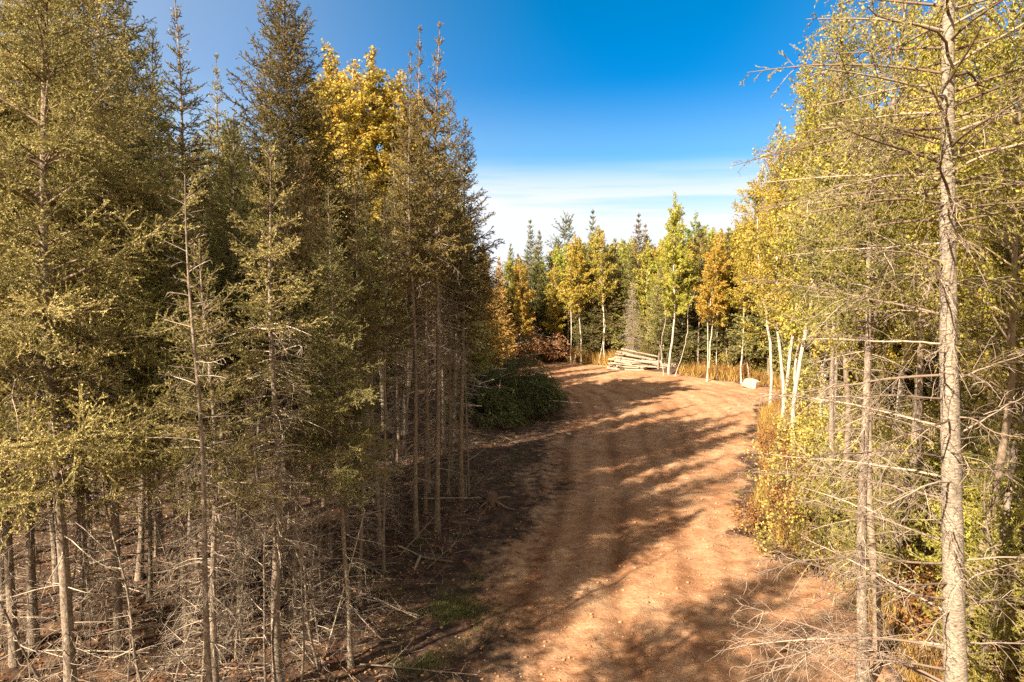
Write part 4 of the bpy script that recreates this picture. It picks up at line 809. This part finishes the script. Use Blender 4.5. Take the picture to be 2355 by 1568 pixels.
M['litter'] = leaf_mat('fallen_leaves', [(0, (.06, .035, .022)), (.5, (.16, .08, .04)), (.85, (.28, .15, .07)), (1, (.42, .28, .12))], .1, .8, 0)
litter('leaf_litter', 60000, (7.5, 42), (-30, 22), lambda x, y: road_sd(x, y) < -.2 + .8 * fbm(x, y, 2, 3), .055, M['litter'])
litter('leaf_litter', 1500, (8, 50), (-6, 16), lambda x, y: (road_sd(x, y) > -.2) & (road_sd(x, y) < 1.6 - 2.6 * vnoise(x, y, 3)), .035, M['litter'], .2)
# sticks and twigs lying about
n = 7000; p = scatter(n, (7.5, 34), (-26, 20), lambda x, y: (road_sd(x, y) < .2 * vnoise(x * 3, y, 8) - .1), rg); a = rg.uniform(0, 6.28, n)
b = mk(np.stack([p[:, 0], p[:, 1], gh(p[:, 0], p[:, 1]) + .02], 1), np.stack([np.cos(a), np.sin(a), rg.normal(.06, .12, n)], 1), rg.uniform(.12, .7, n), rg, .08, .03, 0)
tb = Buf(); wood(tb, b, 4, .006, .0025, 3, 0, rg); one('twig_litter', tb.mesh('twig_litter', [M['dead']]), kind='stuff')
# clods and pebbles in the dirt
def pebbles(name, n, keep, smin, smax, mat, yr=(8, 45)):
    p = scatter(n, yr, (-8, 17), keep, rg); ico = np.array([[0, 0, 1], [.9, 0, .2], [.28, .85, .25], [-.72, .53, .2], [-.72, -.53, .22], [.28, -.85, .18], [0, 0, -.8]]); fc = np.array([[0, 1, 2], [0, 2, 3], [0, 3, 4], [0, 4, 5], [0, 5, 1], [6, 2, 1], [6, 3, 2], [6, 4, 3], [6, 5, 4], [6, 1, 5]])
    s = (smin + (smax - smin) * rg.uniform(0, 1, n) ** 5); a = rg.uniform(0, 6.28, n); V = np.tile(ico[None], (n, 1, 1)) * (1 + rg.normal(0, .18, (n, 7, 1)))
    c, s_ = np.cos(a)[:, None], np.sin(a)[:, None]; V = np.stack([V[..., 0] * c - V[..., 1] * s_, (V[..., 0] * s_ + V[..., 1] * c) * .8, V[..., 2] * .6], -1) * s[:, None, None] + np.stack([p[:, 0], p[:, 1], gh(p[:, 0], p[:, 1]) + s * .15], 1)[:, None]
    b = Buf(); b.add(V.reshape(-1, 3), (fc[None] + np.arange(n)[:, None, None] * 7).reshape(-1, 3), 0, np.repeat(rg.uniform(0, 1, n), 7)); one(name, b.mesh(name, [mat]), kind='stuff')
M['clod'] = twig_mat('clods', [(0, (.22, .11, .055)), (1, (.42, .25, .14))]); M['peb'] = twig_mat('pebbles', [(0, (.30, .22, .16)), (1, (.62, .54, .44))])
pebbles('dirt_clods', 9000, lambda x, y: road_sd(x, y) > -1, .008, .05, M['clod']); pebbles('gravel', 900, lambda x, y: road_sd(x, y) > -.5, .008, .035, M['peb'])
# grass
def grass(name, cx, cy, rx, ry, n, h, mat):
    a = rg.uniform(0, 6.28, n); r = np.abs(rg.normal(0, .5, n)); x = cx + np.cos(a) * r * rx; y = cy + np.sin(a) * r * ry; k = vnoise(x * 2.5, y * 2.5, 12) > .35; x, y = x[k], y[k]; m = len(x)
    P = np.stack([x, y, gh(x, y)], 1); d = np.stack([rg.normal(0, .45, m), rg.normal(0, .45, m), np.ones(m)], 1) * (h * rg.uniform(.5, 1.3, m))[:, None]; t = rg.uniform(0, 3.14, m); w_ = np.stack([np.cos(t), np.sin(t), 0 * t], 1) * .004
    V = np.stack([P - w_, P + w_, P + d], 1).reshape(-1, 3); return V, np.repeat(rg.uniform(0, 1, m), 3)
M['grass'] = leaf_mat('grass', [(0, (.06, .08, .025)), (.6, (.12, .14, .045)), (1, (.32, .27, .11))], .3); M['drygrass'] = leaf_mat('dry_grass', [(0, (.22, .16, .05)), (.6, (.50, .30, .08)), (1, (.62, .42, .12))], .3)
gb = Buf(); k = 0
while k < 70:
    y = rng.uniform(9, 34); x = rng.uniform(-14, 14); sd = float(road_sd(x, y))
    if not -4 < sd < .4: continue
    V, r_ = grass('g', x, y, rng.uniform(.2, .7), rng.uniform(.2, .7), rng.integers(60, 420), .07, None); gb.add(V, np.arange(len(V)).reshape(-1, 3), 0, r_); k += 1
for X, Y, rx, ry, n in ((1045, 1405, 1.0, 1.3, 9000), (1000, 1460, .7, 1., 2500), (960, 1530, .8, .6, 2500), (1110, 1330, .7, .8, 900), (930, 1370, .8, .8, 900)):
    cx, cy = on_ground(X, Y); V, r_ = grass('g', cx, cy, rx, ry, n, .05, None); gb.add(V, np.arange(len(V)).reshape(-1, 3), 0, r_)
one('grass', gb.mesh('grass', [M['grass']]), kind='stuff')
gb = Buf()
p = scatter(26000, (9, 56), (-4, 22), lambda x, y: (road_sd(x, y) < -.25) & (road_sd(x, y) > -3) & ((x - 8.9) ** 2 + (y - 46) ** 2 > 6) & (x > np.interp(y, XL[:, 0], XL[:, 1]) + 1), rg); m = len(p)
P = np.stack([p[:, 0], p[:, 1], gh(p[:, 0], p[:, 1])], 1); sc_ = (.10 + .009 * p[:, 1]); d = np.stack([rg.normal(0, .35, m), rg.normal(0, .35, m), np.ones(m)], 1) * (sc_ * rg.uniform(.6, 1.6, m))[:, None]; t = rg.uniform(0, 3.14, m); w_ = np.stack([np.cos(t), np.sin(t), 0 * t], 1) * (.003 + .0004 * p[:, 1])[:, None]
gb.add(np.stack([P - w_, P + w_, P + d], 1).reshape(-1, 3), np.arange(m * 3).reshape(-1, 3), 0, np.repeat(rg.uniform(0, 1, m), 3)); one('dry_grass', gb.mesh('dry_grass', [M['drygrass']]), kind='stuff')

# ------------------------------------------------------------------ tell apart what still shares a label
from collections import defaultdict
_by = defaultdict(list)
for o in C.objects:
    if o.parent is None and 'label' in o.keys() and 'category' in o.keys(): _by[o['label']].append(o)
_ord = ['leftmost', 'second from left', 'third from left', 'fourth from left', 'fifth from left', 'sixth from left', 'seventh from left', 'eighth from left', 'ninth from left', 'tenth from left', 'eleventh from left', 'twelfth from left']
for lb, os_ in _by.items():
    if len(os_) < 2 or 'viewpoint' in lb or 'heart of the log pile' in lb: continue
    os_.sort(key=lambda o: proj(o.location.x, o.location.y, 0.)[0]); m = len(os_)
    for i, o in enumerate(os_):
        if i == m - 1 and m > 1: t = 'rightmost'
        elif i < len(_ord): t = _ord[i]
        elif m - 1 - i < len(_ord): t = _ord[m - 1 - i].replace('left', 'right')
        else: t = 'in the middle'
        o['label'] = lb + ', ' + t
